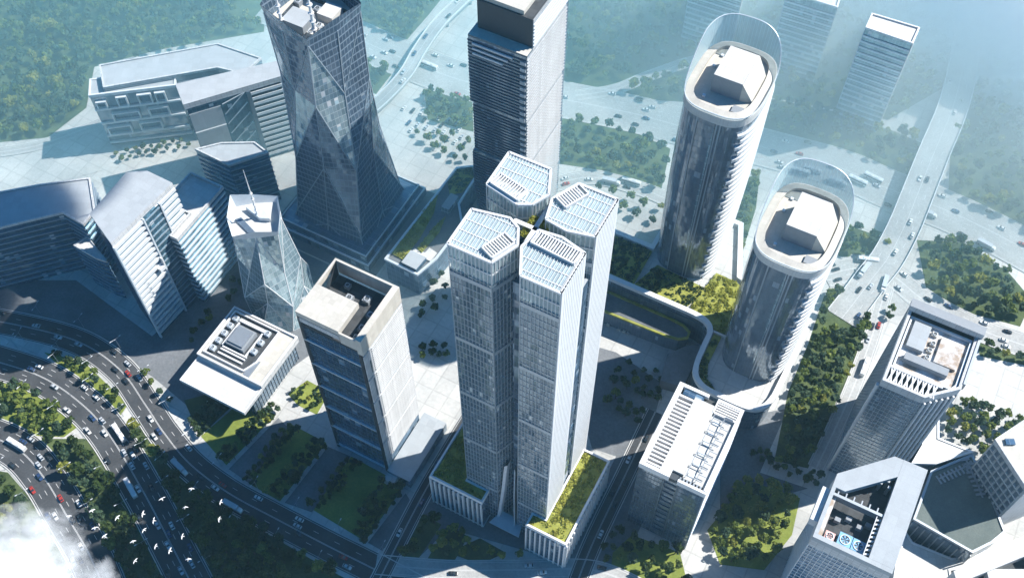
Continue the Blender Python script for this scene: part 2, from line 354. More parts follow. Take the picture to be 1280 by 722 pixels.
side = road('avenue', [(1110, 350), (1102, 378), (1090, 420), (1060, 500), (1020, 585)], 8, M['road'], 2, z=.1)
west = road('west', [(-40, 195), (40, 184), (110, 160), (135, 150)], 7, M['road'], 2)
mid_n = road('north', [(690, 232), (740, 222), (800, 236), (835, 250)], 10, M['road'], 2)
lane_a = road('lane west', None, 8, M['asphalt'], 2, plan=[(-66, 158), (-45.5, 205), (-31, 234), (-12, 270), (10, 312)])
lane_b = road('lane east', None, 9, M['asphalt'], 2, plan=[(25, 150), (38, 182), (58, 222), (74, 254)])
slip = road('slip', [(720, 120), (770, 112), (810, 96), (870, 76), (930, 70)], 8, M['road'], 2, z=.09)
def viaduct(name, px, width, lanes, lab):
    """px: (x, y, deck height)"""
    path = catmull([Vector((*P(x, y, z), z)) for x, y, z in px], 12); ROADS[name] = (path, width, lanes, 0.0)
    t = thing('viaduct', lab, 'viaduct', (path[0].x, path[0].y, 0)); O = path[0].copy(); O.z = 0
    path = [p - O for p in path]
    d = MB(); strip(d, path, -width / 2, width / 2, 0)
    a, b = offs(path, -width / 2), offs(path, width / 2)
    for i in range(len(path) - 1):
        for e, s in ((a, 1), (b, -1)):
            q = [(e[i].x, e[i].y, e[i].z - 1.6), (e[i + 1].x, e[i + 1].y, e[i + 1].z - 1.6), (e[i + 1].x, e[i + 1].y, e[i + 1].z), (e[i].x, e[i].y, e[i].z)]
            d.face(q if s > 0 else q[::-1])
    dd = MB(); 
    for p in path: p.z -= 1.6
    strip(dd, path, -width / 2, width / 2, 0); d.f += [tuple(i + len(d.v) for i in reversed(f)) for f in dd.f]; d.v += dd.v; d.uv += dd.uv; d.mi += dd.mi
    for p in path: p.z += 1.6
    d.build('deck', M['road'], t)
    for s in (-1, 1):
        r = MB(); e0, e1 = offs(path, s * width / 2), offs(path, s * (width / 2 - .4))
        for i in range(len(path) - 1):
            for h0, e in ((1.1, e0), (1.1, e1)):
                r.face([(e[i].x, e[i].y, e[i].z), (e[i + 1].x, e[i + 1].y, e[i + 1].z), (e[i + 1].x, e[i + 1].y, e[i + 1].z + h0), (e[i].x, e[i].y, e[i].z + h0)])
            r.face([(e0[i].x, e0[i].y, e0[i].z + 1.1), (e0[i + 1].x, e0[i + 1].y, e0[i + 1].z + 1.1), (e1[i + 1].x, e1[i + 1].y, e1[i + 1].z + 1.1), (e1[i].x, e1[i].y, e1[i].z + 1.1)])
        r.build('barrier', M['fin'], t)
    l = MB(); fine = resample(path, 3.0)
    for k in range(1, lanes):
        dd_ = -width / 2 + width / lanes * k
        for i in range(0, len(fine) - 2, 4 if k != lanes // 2 else 1): strip(l, fine[i:i + 2], dd_ - .12, dd_ + .12, .04)
    l.build('lane_marking', M['line'], t)
    for p in resample(path, 26.0):
        if p.z > 3.5:
            c = MB(); c.tube((p.x, p.y, 0), (p.x, p.y, p.z - 1.6), 1.1, 1.1, 8); c.build('pier', M['kerb'], t)
    return path
viaduct('viaduct east', [(1052, 398, .45), (1070, 375, .7), (1090, 348, 1.5), (1110, 322, 3.5), (1130, 284, 7), (1146, 245, 9), (1168, 190, 10), (1186, 148, 10), (1198, 110, 10), (1208, 60, 10), (1214, 0, 10), (1218, -50, 10)], 18, 4, 'wide raised road crossing the motorway towards the misty edge of town')
viaduct('viaduct north', [(440, 150, 1), (470, 131, 4), (505, 95, 8), (525, 62, 9), (548, 30, 10), (578, 0, 10), (620, -40, 10)], 9, 2, 'narrow curved flyover passing between the faceted tower and the dark stacked tower')
# lawns, parks, forest floors
LAWN = []; PV = []
def lawn(px, mat='lawn', z=0, name='lawn'): LAWN.append(px); sheet(name, px, M[mat], .02 + .004 * len(LAWN))
lawn([(251, 545), (283, 581), (345, 518), (305, 498)]); lawn([(311, 604), (350, 626), (408, 553), (361, 528)]); lawn([(390, 636), (456, 676), (506, 606), (439, 570)])
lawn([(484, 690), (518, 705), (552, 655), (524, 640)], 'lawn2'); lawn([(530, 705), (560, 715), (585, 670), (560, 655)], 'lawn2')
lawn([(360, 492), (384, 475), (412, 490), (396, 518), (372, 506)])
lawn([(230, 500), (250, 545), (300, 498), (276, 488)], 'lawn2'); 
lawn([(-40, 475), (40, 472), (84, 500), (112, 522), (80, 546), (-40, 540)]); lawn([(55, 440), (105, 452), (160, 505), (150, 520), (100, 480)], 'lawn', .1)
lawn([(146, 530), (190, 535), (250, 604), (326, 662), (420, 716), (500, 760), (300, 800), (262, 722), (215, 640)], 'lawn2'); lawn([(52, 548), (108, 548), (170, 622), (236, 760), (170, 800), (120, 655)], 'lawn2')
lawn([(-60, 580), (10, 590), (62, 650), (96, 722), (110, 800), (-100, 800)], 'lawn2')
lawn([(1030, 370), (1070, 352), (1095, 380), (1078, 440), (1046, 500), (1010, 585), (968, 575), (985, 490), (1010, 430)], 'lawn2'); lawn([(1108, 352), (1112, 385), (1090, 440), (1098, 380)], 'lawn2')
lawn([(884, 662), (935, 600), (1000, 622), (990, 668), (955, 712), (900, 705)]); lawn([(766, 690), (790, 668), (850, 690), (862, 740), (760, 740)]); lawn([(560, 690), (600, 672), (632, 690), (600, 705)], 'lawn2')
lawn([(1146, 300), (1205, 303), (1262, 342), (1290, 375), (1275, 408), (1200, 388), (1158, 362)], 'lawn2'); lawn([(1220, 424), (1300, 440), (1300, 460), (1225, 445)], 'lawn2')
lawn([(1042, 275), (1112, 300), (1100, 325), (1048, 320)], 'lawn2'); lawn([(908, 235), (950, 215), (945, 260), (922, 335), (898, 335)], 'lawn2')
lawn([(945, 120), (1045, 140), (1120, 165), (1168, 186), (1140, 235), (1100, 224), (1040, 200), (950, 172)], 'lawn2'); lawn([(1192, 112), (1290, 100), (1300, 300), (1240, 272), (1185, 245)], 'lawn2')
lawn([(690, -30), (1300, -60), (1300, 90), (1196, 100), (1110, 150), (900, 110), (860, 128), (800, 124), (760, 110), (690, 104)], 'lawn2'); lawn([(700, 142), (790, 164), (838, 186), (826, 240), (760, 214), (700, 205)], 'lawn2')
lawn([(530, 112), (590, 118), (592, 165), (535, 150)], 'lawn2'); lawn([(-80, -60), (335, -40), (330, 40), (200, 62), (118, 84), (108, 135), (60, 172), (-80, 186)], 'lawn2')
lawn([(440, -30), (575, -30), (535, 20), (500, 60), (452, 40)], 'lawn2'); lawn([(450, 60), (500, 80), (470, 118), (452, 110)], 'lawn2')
# streets and paved steps around the towers, shade put into the dark paving colour
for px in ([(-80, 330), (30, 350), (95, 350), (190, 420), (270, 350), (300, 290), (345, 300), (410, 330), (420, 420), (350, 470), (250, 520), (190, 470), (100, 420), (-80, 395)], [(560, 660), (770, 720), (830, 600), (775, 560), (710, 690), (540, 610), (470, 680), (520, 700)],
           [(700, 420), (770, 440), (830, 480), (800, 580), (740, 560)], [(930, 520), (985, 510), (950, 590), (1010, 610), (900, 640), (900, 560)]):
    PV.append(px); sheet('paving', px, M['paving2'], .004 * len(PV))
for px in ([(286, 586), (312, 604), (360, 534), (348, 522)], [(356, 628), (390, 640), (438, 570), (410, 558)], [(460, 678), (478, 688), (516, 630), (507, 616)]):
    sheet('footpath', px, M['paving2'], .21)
sheet('road', [(1040, 352), (1064, 318), (1112, 318), (1148, 348), (1164, 372), (1140, 392), (1100, 396), (1060, 384)], M['road'], .235)
sheet('terrace', [(-60, 222), (40, 192), (120, 192), (132, 212), (60, 232), (0, 262), (-60, 282)], M['plaza'], .2)
# ------------------------------------------------------------------ roof furniture helpers (parts)
def part_box(name, x0, x1, y0, y1, z0, z1, mat, parent, top=None):
    b = MB(); b.box(x0, x1, y0, y1, z0, z1, 0, 0 if top is None else 1); return b.build(name, [mat] if top is None else [mat, top], parent)
def fan_unit(parent, x, y, z, s, h=2.2, mat='machine'):
    b = MB(); b.box(x - s / 2, x + s / 2, y - s / 2, y + s / 2, z, z + h); o = b.build('fan_unit', M[mat], parent)
    f = MB(); n = 20; r = s * .4; zt = z + h + .35
    for k in range(n):
        a0, a1 = 2 * math.pi * k / n, 2 * math.pi * (k + 1) / n
        c = lambda a, q: (x + math.cos(a) * q, y + math.sin(a) * q)
        f.face([(*c(a0, r), z + h), (*c(a1, r), z + h), (*c(a1, r), zt), (*c(a0, r), zt)])
        f.face([(*c(a0, r), zt), (*c(a1, r), zt), (*c(a1, r * .86), zt), (*c(a0, r * .86), zt)])
        f.face([(*c(a1, r * .86), z + h), (*c(a0, r * .86), z + h), (*c(a0, r * .86), zt), (*c(a1, r * .86), zt)])
    f.build('fan_ring', M['pale'], o)
    g_ = MB()
    for k in range(6):
        a = math.pi * k / 3; g_.face([(x, y, z + h + .12), (x + math.cos(a) * r * .84, y + math.sin(a) * r * .84, z + h + .2), (x + math.cos(a + .5) * r * .84, y + math.sin(a + .5) * r * .84, z + h + .08)])
    g_.build('fan_blade', M['darkmetal'], o); return o
def leafquads(n, centre_fn, size, up=.6):
    v = []; f = []
    for i in range(n):
        c = centre_fn(); nrm = Vector((random.gauss(0, 1), random.gauss(0, 1), random.gauss(up, 1))).normalized()
        s = nrm.orthogonal().normalized(); t = nrm.cross(s); a = random.random() * 6.28; s, t = s * math.cos(a) + t * math.sin(a), t * math.cos(a) - s * math.sin(a)
        w, h = size * random.uniform(.6, 1.2), size * random.uniform(.6, 1.2); b = len(v); c = Vector(c)
        v += [c - s * w - t * h, c + s * w - t * h * .6, c + s * w * .7 + t * h, c - s * w * .8 + t * h * .8]; f.append((b, b + 1, b + 2, b + 3))
    return v, f
def mesh_obj(name, v, f, mat, parent=None):
    me = bpy.data.meshes.new(name); me.from_pydata([tuple(x) for x in v], [], f); me.materials.append(mat); me.update()
    o = bpy.data.objects.new(name, me); COL.objects.link(o); o.parent = parent; return o
def in_poly(x, y, poly):
    r = False; j = len(poly) - 1
    for i in range(len(poly)):
        if (poly[i][1] > y) != (poly[j][1] > y) and x < (poly[j][0] - poly[i][0]) * (y - poly[i][1]) / (poly[j][1] - poly[i][1]) + poly[i][0]: r = not r
        j = i
    return r
def roof_garden(poly, z, parent, dens=1.0, mat='leafroof', name='roof_garden', size=.42, hole=None):
    """soil bed with a mat of low planting: mounds of small leaves"""
    poly = ccw(poly); b = MB(); b.prism(poly, z - .3, z, 0, 0); o = b.build(name, M['sedum'], parent)
    xs = [p[0] for p in poly]; ys = [p[1] for p in poly]; area = abs(sum(poly[i - 1][0] * poly[i][1] - poly[i][0] * poly[i - 1][1] for i in range(len(poly)))) / 2
    mounds = []
    while len(mounds) < area / 5:
        x, y = random.uniform(min(xs), max(xs)), random.uniform(min(ys), max(ys))
        if in_poly(x, y, poly) and not (hole and in_poly(x, y, hole)): mounds.append((x, y, random.uniform(.8, 2.0), random.uniform(.3, 1.3)))
        elif random.random() < .0005: break
    def cf():
        while True:
            x, y, r, h = random.choice(mounds); a = random.random() * 6.283; q = math.sqrt(random.random())
            X, Y = x + math.cos(a) * r * q, y + math.sin(a) * r * q
            if in_poly(X, Y, poly): return (X, Y, z + .1 + h * (1 - q * q) * random.uniform(.4, 1))
    v, f = leafquads(int(min(area * 4 * dens, 9000)), cf, size); s = mesh_obj('planting', v, f, M[mat], o); s['kind'] = 'stuff'; return o

# ------------------------------------------------------------------ 1 the central skyscraper
def central():
    O = (-38.34, 205.16); t = thing('skyscraper', 'tallest glass skyscraper of four joined blocks with white lattice roofs and a crossing slot', 'skyscraper', (*O, 0), GR)
    PH = 31.0
    def wing(poly, fins, gpoly):
        poly = ccw(poly); b = MB(); b.prism(poly, 0, PH - 1.6, 0, 1); o = b.build('podium', [M['glassblue'], M['whiteroof']], t)
        r = MB(); r.ring(poly, -.25, .7, PH - 2.6, PH, 0); r.build('parapet', M['paint'], o); r = MB(); r.ring(poly, -.2, .3, .0, 1.2, 0); r.build('plinth', M['paint'], o)
        for p, q in fins:
            L = math.dist(p, q); n = round(L / 2.6)
            for i in range(n + 1):
                f = MB(); s = min(max(L * i / n, .36), L - .36); f.slab(p, q, s - .35, s + .35, .02, .9, 1.2, PH - 2.6); f.build('fin', M['fin'], o)
        roof_garden(gpoly, PH - .9, o)
    wing([(0, 0), (27.7, 0), (27.7, 6.4), (16.4, 6.4), (16.4, 46), (0, 46)], [((0, 0), (27.7, 0)), ((0, 46), (0, 0))], [(1, 1), (26.9, 1), (26.9, 5.8), (15.8, 5.8), (15.8, 45), (1, 45)])
    wing([(50.7, 0), (71, 0), (71, 46), (57.5, 46), (57.5, 6.4), (50.7, 6.4)], [((50.7, 0), (71, 0)), ((71, 0), (71, 46))], [(51.5, 1), (70, 1), (70, 45), (58.3, 45), (58.3, 5.8), (51.5, 5.8)])
    # glazed link and entrance between the wings, canopy and door
    part_box('entrance_link', 27.75, 50.65, 26, 45.5, 0, 24, M['glassblue'], t, M['greyroof'])
    b = MB(); b.prism([(30.5, 1.0), (46.5, 1.0), (44.6, 9), (33, 9)], 6.4, 7.0); b.build('canopy', M['pale'], t)
    H = 219.0; lf = [(16.5, 6.5), (32.5, 6.5), (36.8, 16.5), (33.8, 22.7), (29.5, 25), (16.5, 22.3)]
    fr = [(42.9, 6.5), (57.3, 6.5), (57.3, 23.8), (48, 26), (40, 25), (38, 16.5)]
    mir = lambda q: [(x, 55 - y) for x, y in q]
    for k, (poly, white) in enumerate(((lf, 0), (fr, 1), (mir(lf), 0), (mir(fr), 1))):
        poly = ccw(poly); n = len(poly); H = 219.0 + (1.5 if k == 2 else 0)
        b = MB(); b.prism(poly, 0, H - 14, 0, 1); o = b.build('tower_block', [M['glass'], M['whiteroof']], t)
        mm, bb, ff, cr = MB(), MB(), MB(), MB()
        for i in range(n):
            p, q = poly[i], poly[(i + 1) % n]; d = ((q[0] - p[0]), (q[1] - p[1])); L = math.hypot(*d); nx, ny = d[1] / L, -d[0] / L
            if nx > .5 and abs(ny) < .5 and p[0] > 50:                                        # the sunlit side wears white fins
                ff.bars(p, q, PH if k == 1 else 0, H, 1.5, 1.12, .42)
                bb.bands(p, q, 33 if k == 1 else 4.2, H - 2, 4.2, .5, .2)
            else:
                mm.bars(p, q, 0, H - 13, 1.5, .16, .22); bb.bands(p, q, 4.2, H - 14, 4.2, .4, .14)
                bb.bands(p, q, 33.6, H - 14, 42.0, 2.2, .24)
                cr.bars(p, q, H - 13, H - .8, 1.5, .18, .26)
            cr.slab(p, q, 0, L, -.5, .36, H - .9, H); cr.slab(p, q, 0, L, -.3, .1, H - 8, H - 7.4)
        mm.build('mullion_grid', M['mullion'], o); bb.build('floor_band', M['mullion'], o); cr.build('crown_screen', M['fin'], o)
        if ff.v: ff.build('fin_screen', M['fin'], o)
        gl = MB(); gl.prism(inset(poly, .45), H - 13.9, H - .55, 0, 1, False); gl.build('crown_glass', [M['crown'], M['crown']], o)
        # the white lattice over the roof, two directions, with a framed louvre field along the diagonal
        lt = MB(); xs = [p[0] for p in poly]; ys = [p[1] for p in poly]; inn = inset(poly, .5)
        def clip(a, c, isx, val):
            hits = []
            for i in range(n):
                p, q = inn[i], inn[(i + 1) % n]; A, B = (p[0], q[0]) if isx else (p[1], q[1])
                if (A - val) * (B - val) < 0:
                    s = (val - A) / (B - A); hits.append(p[1] + (q[1] - p[1]) * s if isx else p[0] + (q[0] - p[0]) * s)
            return sorted(hits)
        x = min(xs) + 1.2
        while x < max(xs) - .6:
            h = clip(0, 0, True, x)
            if len(h) > 1 and h[-1] - h[0] > .6: lt.beam((x, h[0], H - .15), (x, h[-1], H - .15), .16, .25)
            x += 1.15
        y = min(ys) + 2.4
        while y < max(ys) - 1:
            h = clip(0, 0, False, y)
            if len(h) > 1 and h[-1] - h[0] > .6: lt.beam((h[0], y, H - .3), (h[-1], y, H - .3), .34, .5)
            y += 4.6
        lt.build('roof_lattice', M['fin'], o)
        cx, cy = sum(xs) / n, sum(ys) / n; fm = MB()
        A, B = [((32.5, 6.5), (36.8, 16.5)), ((57.3, 23.8), (40, 25)), ((16.5, 32.7), (29.5, 30)), ((38, 38.5), (42.9, 48.5))][k]
        L = math.dist(A, B); dx, dy = (B[0] - A[0]) / L, (B[1] - A[1]) / L; sx, sy = -dy, dx
        if (cx - A[0]) * sx + (cy - A[1]) * sy < 0: sx, sy = -sx, -sy
        at_ = lambda a, c, z: (A[0] + dx * a + sx * c, A[1] + dy * a + sy * c, z); a0, a1, c0, c1 = 1.0, L - .6, .9, 6.0
        for (p, q) in (((a0, c0), (a1, c0)), ((a1, c1), (a0, c1)), ((a0, c1), (a0, c0)), ((a1, c0), (a1, c1))): fm.beam(at_(*p, H + 1.0), at_(*q, H + 1.0), .5, 1.2)
        k_ = a0 + 1.0
        while k_ < a1 - .6: fm.beam(at_(k_, c0, H + .9), at_(k_, c1, H + .9), .4, .5); k_ += 1.0
        fm.build('louvre_frame', M['paint'], o)
        part_box('plant_room', cx - 5, cx + 4, cy - 4, cy + 4, H - 14, H - 8, M['greyroof'], o, M['whiteroof'])
    # the recessed core seen down the slots, bridges and a little garden where the blocks meet
    b = MB(); b.prism([(33.6, 14.5), (41, 14.5), (41, 40.5), (33.6, 40.5)], 0, 200, 0, 1); b.build('core', [M['glassblue'], M['greyroof']], t)
    b = MB(); b.prism([(29, 25.4), (57, 25.4), (57, 29.6), (29, 29.6)], 0, 196, 0, 1); b.build('core_wing', [M['glassblue'], M['greyroof']], t)
    roof_garden([(33.5, 24), (41.2, 24), (41.2, 33), (33.5, 33)], 213.2, t, 2.4, name='sky_garden', size=.55)
    for (a, c) in (((29.5, 27.5, 215), (48, 27.5, 215)), ((37.3, 17, 215), (37.3, 40, 215))):
        b = MB(); b.beam(a, c, 1.5, .5); b.build('sky_bridge', M['paint'], t)
    # flared foot of the slot
    b = MB(); zs = [(0, 4.2, 5.5), (14, 3.4, 6.5), (34, 2.4, 8), (60, 1.7, 10)]
    for (z0, w0, y0), (z1, w1, y1) in zip(zs, zs[1:]):
        for s in (-1, 1):
            A, B = (37.5 + s * w0, y0, z0), (37.5 + s * w1, y1, z1); A2, B2 = (37.5 + s * (w0 + 1.1), y0 - 1, z0), (37.5 + s * (w1 + 1.1), y1 - 1, z1)
            q = [A2, B2, B, A]; b.face(q if s > 0 else q[::-1]); q = [A, B, (B[0], B[1] + 3, z1), (A[0], A[1] + 3, z0)]; b.face(q if s > 0 else q[::-1])
    b.build('entrance_flare', M['pale'], t)
    part_box('door', 35.2, 39.8, 13.9, 14.3, 0.05, 5.5, M['glasspale'], t)
central()

# ------------------------------------------------------------------ 2 the square tower with the cut-out roof
def square_tower():
    O = (-88.5, 234.8); U, V, H = 31.5, 30.0, 128.0
    t = thing('office_tower', 'square office tower with white sunlit flank and an angular pit cut into its cream roof', 'tower', (*O, 0), GR)
    b = MB(); b.box(.8, U - .3, .8, V - .3, 0, H - 12, 0, 1); b.build('glass_body', [M['glassblue'], M['pit']], t)
    # white roof shell: slab in the front corner, rims round the pit
    fl = MB(); pit = [(1.0, 15.6), (6.5, 15.4), (20.7, 15.2), (21.0, .9), (28.6, .9), (28.6, 28.9), (1.0, 28.9)]
    fl.box(0, 20.8, 0, 15.3, H - 3.4, H); fl.box(0, .95, 15.35, V, H - 3.4, H); fl.box(1, 28.7, 29, V, H - 9, H); fl.box(28.75, U, 0, V, H - 11.5, H); fl.box(20.85, 28.7, 0, .8, H - 9, H - 1.5)
    fl.build('roof', [M['cream']], t)
    fp = MB(); fp.box(.9, 28.7, .9, 28.95, H - 12, H - 10.5); fp.build('pit_floor', M['pit'], t)
    w = MB(); w.face([(1.0, 15.5, H - 10.4), (6.6, 15.5, H - .05), (1.0, 28.8, H - .05), (1.0, 28.8, H - 10.4)]); w.build('sloping_pit_wall', M['darkmetal'], t)
    for x, y, s in ((12, 20, 3.2), (19, 23, 3.2), (24.5, 17, 3), (24.8, 10, 3), (8, 25, 2.4), (25, 5, 2.4)): fan_unit(t, x, y, H - 10.5, s, 2.2)
    # front: white collar, then blue glass in five storeyed bays, each set behind a pale ledge
    c = MB(); c.slab((0, 0), (U, 0), .0, 20.5, -.75, .02, H - 7.2, H - 4.0); c.build('collar', M['white'], t)
    for k in range(6):
        z = 3 + k * 20.5; lg = MB(); lg.slab((0, 0), (U, 0), .3, U - 2.6, -.78, .05, z, z + .9); lg.slab((0, V), (0, 0), .3, V - .3, -.78, .05, z, z + .9); lg.build('ledge', M['pale'], t)
    m = MB(); m.bands((.8, .8), (U - .3, .8), 5, H - 12, 4.1, .3, .1); m.bars((.8, .8), (U - .3, .8), 2, H - 12, 3.0, .14, .16); m.bars((.8, V - .3), (.8, .8), 2, H - 12, 3.0, .14, .16); m.build('mullion_grid', M['darkmullion'], t)
    fr = MB(); fr.box(-.02, 1.3, -.02, 1.3, 0, H - 3.45); fr.box(U - 2.5, U - 1.2, -.02, 1.0, 0, H - 11.6); fr.build('corner_post', M['darkmetal'], t)
    # sunlit flank: white panels, four deep joints, a row of slot windows near the corner
    p = MB(); x = U
    for k in range(5):
        z0, z1 = 14 + k * 20.5, 14 + k * 20.5 + 19.6
        p.slab((x - .4, 0), (x - .4, V), 0.0, V, -.2, .4, z0, min(z1, H - 11.6))
    p.slab((x - .4, 0), (x - .4, V), 0, 3.0, -.2, .4, 0, 13.9)
    p.build('white_flank', M['white'], t)
    r = MB()
    for k in range(5):
        z0 = 14.6 + k * 20.5
        for j in range(11):
            zz = z0 + .8 + j * 1.7
            if zz < H - 13: r.slab((x - .4, 0), (x - .4, V), 5.4, V - .5, .38, .85, zz, zz + .8)
    r.build('louvre', M['white'], t)
    for k in range(5):
        z0 = 16 + k * 20.5; s = MB(); s.slab((x - .4, 0), (x - .4, V), 3.0, 3.9, .36, .46, z0, z0 + 15.5 if k < 4 else z0 + 10); s.build('slot_window', M['glassdark'], t)
    # low wing in front of the flank with a stepped terrace
    b = MB(); b.box(U + .1, U + 13, -2, V + 4, 0, 7.5, 0, 1); b.build('low_wing', [M['glassdark'], M['greyroof']], t)
    b = MB(); b.box(U + .1, U + 6, -6, -2.05, 0, 5.2, 0, 0); b.build('terrace_step', M['whiteroof'], t)
square_tower()

# ------------------------------------------------------------------ 3 the low block with the machinery roof
def plate_block():
    O = (-168.7, 263.1); U, V, H = 40, 48, 20.0
    t = thing('low_office_block', 'low flat office block whose pale overhanging roof frames a maze of rooftop machinery', 'building', (*O, 0), GR)
    b = MB(); b.box(3, U - 2, 8, V - 2, 0, H - 3); b.build('glass_body', M['glassdark'], t)
    m = MB()
    for p, q in (((3, 8), (U - 2, 8)), ((U - 2, 8), (U - 2, V - 2))): m.bars(p, q, 0, H - 3, 2.2, .25, .3); m.bands(p, q, 4, H - 3, 4, .4, .2)
    m.build('mullion_grid', M['darkmullion'], t)
    b = MB(); b.box(0, U, 0, 15.4, H - 4.6, H - 2.6, 0, 1); b.build('front_terrace', [M['white'], M['whiteroof']], t)
    r = MB(); r.ring([(0, 0), (U, 0), (U, 15.4), (0, 15.4)], 0, .5, H - 2.6, H - 1.9); r.build('terrace_rim', M['paint'], t)
    b = MB(); b.box(-.02, U + .02, 15.45, V, H - 4, H, 0, 1); b.build('roof', [M['white'], M['cream']], t)
    r = MB(); r.ring([(0, 15.45), (U, 15.45), (U, V), (0, V)], -.02, .9, H, H + 1.1); r.ring([(2.2, 18), (27.5, 18), (30.5, 25), (30.5, 46), (2.2, 46)], 0, .7, H, H + 1.6); r.build('parapet', M['paint'], t)
    f = MB(); f.box(3, 29, 19, 45.4, H + .02, H + .15); f.build('pit_floor', M['pit'], t)
    part_box('cooling_block', 10, 21, 27, 39, H + .15, H + 3.2, M['machine'], t); part_box('cooling_screen', 11, 20, 28, 38, H + 3.2, H + 4.2, M['steel'], t)
    for x, y in ((5.5, 22), (5.5, 27), (5.5, 32), (5.5, 37), (5.5, 42), (25.5, 30), (25.5, 36), (25.5, 42)): fan_unit(t, x, y, H + .15, 2.8, 1.8, 'pale')
    p = MB()
    for y in (21, 23.4, 25): p.box(9, 24, y, y + .8, H + .15, H + 1.2)
    for x in (8, 22.6): p.box(x, x + .8, 26, 41, H + .15, H + 1.1)
    p.box(8, 24, 41.5, 43.2, H + .15, H + 1.7); p.build('duct', M['paint'], t)
    b = MB(); b.prism([(28, 16.6), (31.5, 16.6), (31.5, 27), (28.8, 25), (28, 20)], H + .02, H + .9); b.build('raised_kerb', M['steel'], t)
plate_block()

# ------------------------------------------------------------------ 4 the white roofed low block
def white_block():
    O = (55.3, 195.4); U, V, H = 31.2, 45.4, 67.0
    t = thing('louvred_block', 'oblong dark glass block with a bright white roof of louvre slots beside the green podium', 'building', (*O, 0), GR)
    b = MB(); b.box(.4, U - .5, .4, V - .3, 0, H - 4); b.build('glass_body', M['glassdark'], t)
    m = MB(); m.bars((.4, .4), (U - .5, .4), 0, H - 4, 1.6, .14, .18); m.bands((.4, .4), (U - .5, .4), 4, H - 4, 4, .3, .1); m.bars((.4, V - .3), (.4, .4), 0, H - 4, 2.4, .14, .18)
    m.build('mullion_grid', M['darkmullion'], t)
    s = MB()
    for j in range(12): s.slab((.4, .4), (U - .5, .4), 12.6, 17.8, .02, .5, 6 + j * 4.8, 6 + j * 4.8 + 1.6)
    s.slab((.4, .4), (U - .5, .4), 11.6, 12.2, .02, .6, 1, H - 4.2); s.slab((.4, .4), (U - .5, .4), 18.2, 18.8, .02, .6, 1, H - 4.2); s.build('stair_screen', M['darkmullion'], t)
    w = MB(); w.slab((U - .4, .2), (U - .4, V), 0, V - .2, -.1, .4, 0, H - 4); w.build('white_flank', M['white'], t)
    wn = MB(); wn.bands((U, .2), (U, V), 6, H - 6, 4.6, .18, .12); wn.build('panel_joint', M['pale'], t)
    f = MB(); f.slab((.3, V), (.3, 0), 0, V, -.2, .12, H - 12, H - 4.05); f.build('side_fascia', M['darkmetal'], t)
    # roof frame: rim pieces round the notches, centre deck, louvre slots, pergola
    base = MB(); base.box(.1, U - .1, .9, V - .9, H - 4, H - 2.6); base.build('roof_tray', M['pit'], t)
    r = MB()
    r.box(0, 2.4, 0, V, H - 4, H); r.box(2.4, 14.2, 0, 1.6, H - 4, H); r.box(18.0, U, 0, 1.2, H - 4, H - .3); r.box(2.4, 14.6, V - 1.6, V, H - 4, H); r.box(18.8, U, V - 1.4, V, H - 4, H)
    r.box(U - 1.6, U, 1.2, V - 1.4, H - 4, H); r.box(9.2, 14.2, 1.6, 4.0, H - 4, H); r.box(2.4, 9.2, 38.6, 39.6, H - 4, H); r.box(18.8, 19.6, 38, V - 1.4, H - 4, H); r.box(19.6, U - 1.6, 37.6, 38.6, H - 4, H)
    r.build('roof_frame', M['paint'], t)
    d = MB(); d.box(9.2, 19.2, 4.05, 41.2, H - 3.2, H - .25); d.box(19.2, U - 1.65, 3.0, 37.5, H - 3.2, H - 1.6); d.build('roof_deck', M['whiteroof'], t)
    for j in range(18):
        y = 2.2 + j * 2.0; part_box('roof_louvre', 2.4, 9.2, y, y + .85, H - 2.2, H - .3, M['paint'], t)
    for j in range(4): part_box('roof_louvre', 19.7, U - 1.7, 39.4 + j * 1.25, 39.95 + j * 1.25, H - 2.2, H - .2, M['paint'], t)
    part_box('skylight', 3.4, 13, 40.4, 43.2, H - 2.6, H - .5, M['glassblue'], t)
    p = MB(); p.beam((20.2, 3, H + .5), (20.2, 37, H + .5), .35, .35); p.beam((25, 3, H + .5), (25, 37, H + .5), .35, .35)
    for j in range(6):
        y = 4 + j * 6.2; p.beam((20.2, y, H + .5), (27.6, y, H + .5), .3, .3); p.beam((25, y + 3, H + .5), (28.8, y + 3, H + .5), .3, .3)
        for x in (20.2, 25): p.box(x - .12, x + .12, y - .12, y + .12, H - 1.6, H + .2)
    p.build('pergola', M['steel'], t)
    for j in range(6): part_box('access_hatch', 20.8, 23.6, 5 + j * 5.6, 6.6 + j * 5.6, H - 1.6, H - 1.1, M['pale'], t)
    b = MB()
    for k in range(8): b.box(18.3 + k * 1.55, 19.1 + k * 1.55, 1.25, 2.6, H - 2.6, H - .5)
    b.build('front_grille', M['steel'], t)
    part_box('roof_shaft', 14.4, 17.8, .4, 3.8, H - 4, H - 1.4, M['darkmetal'], t)
white_block()
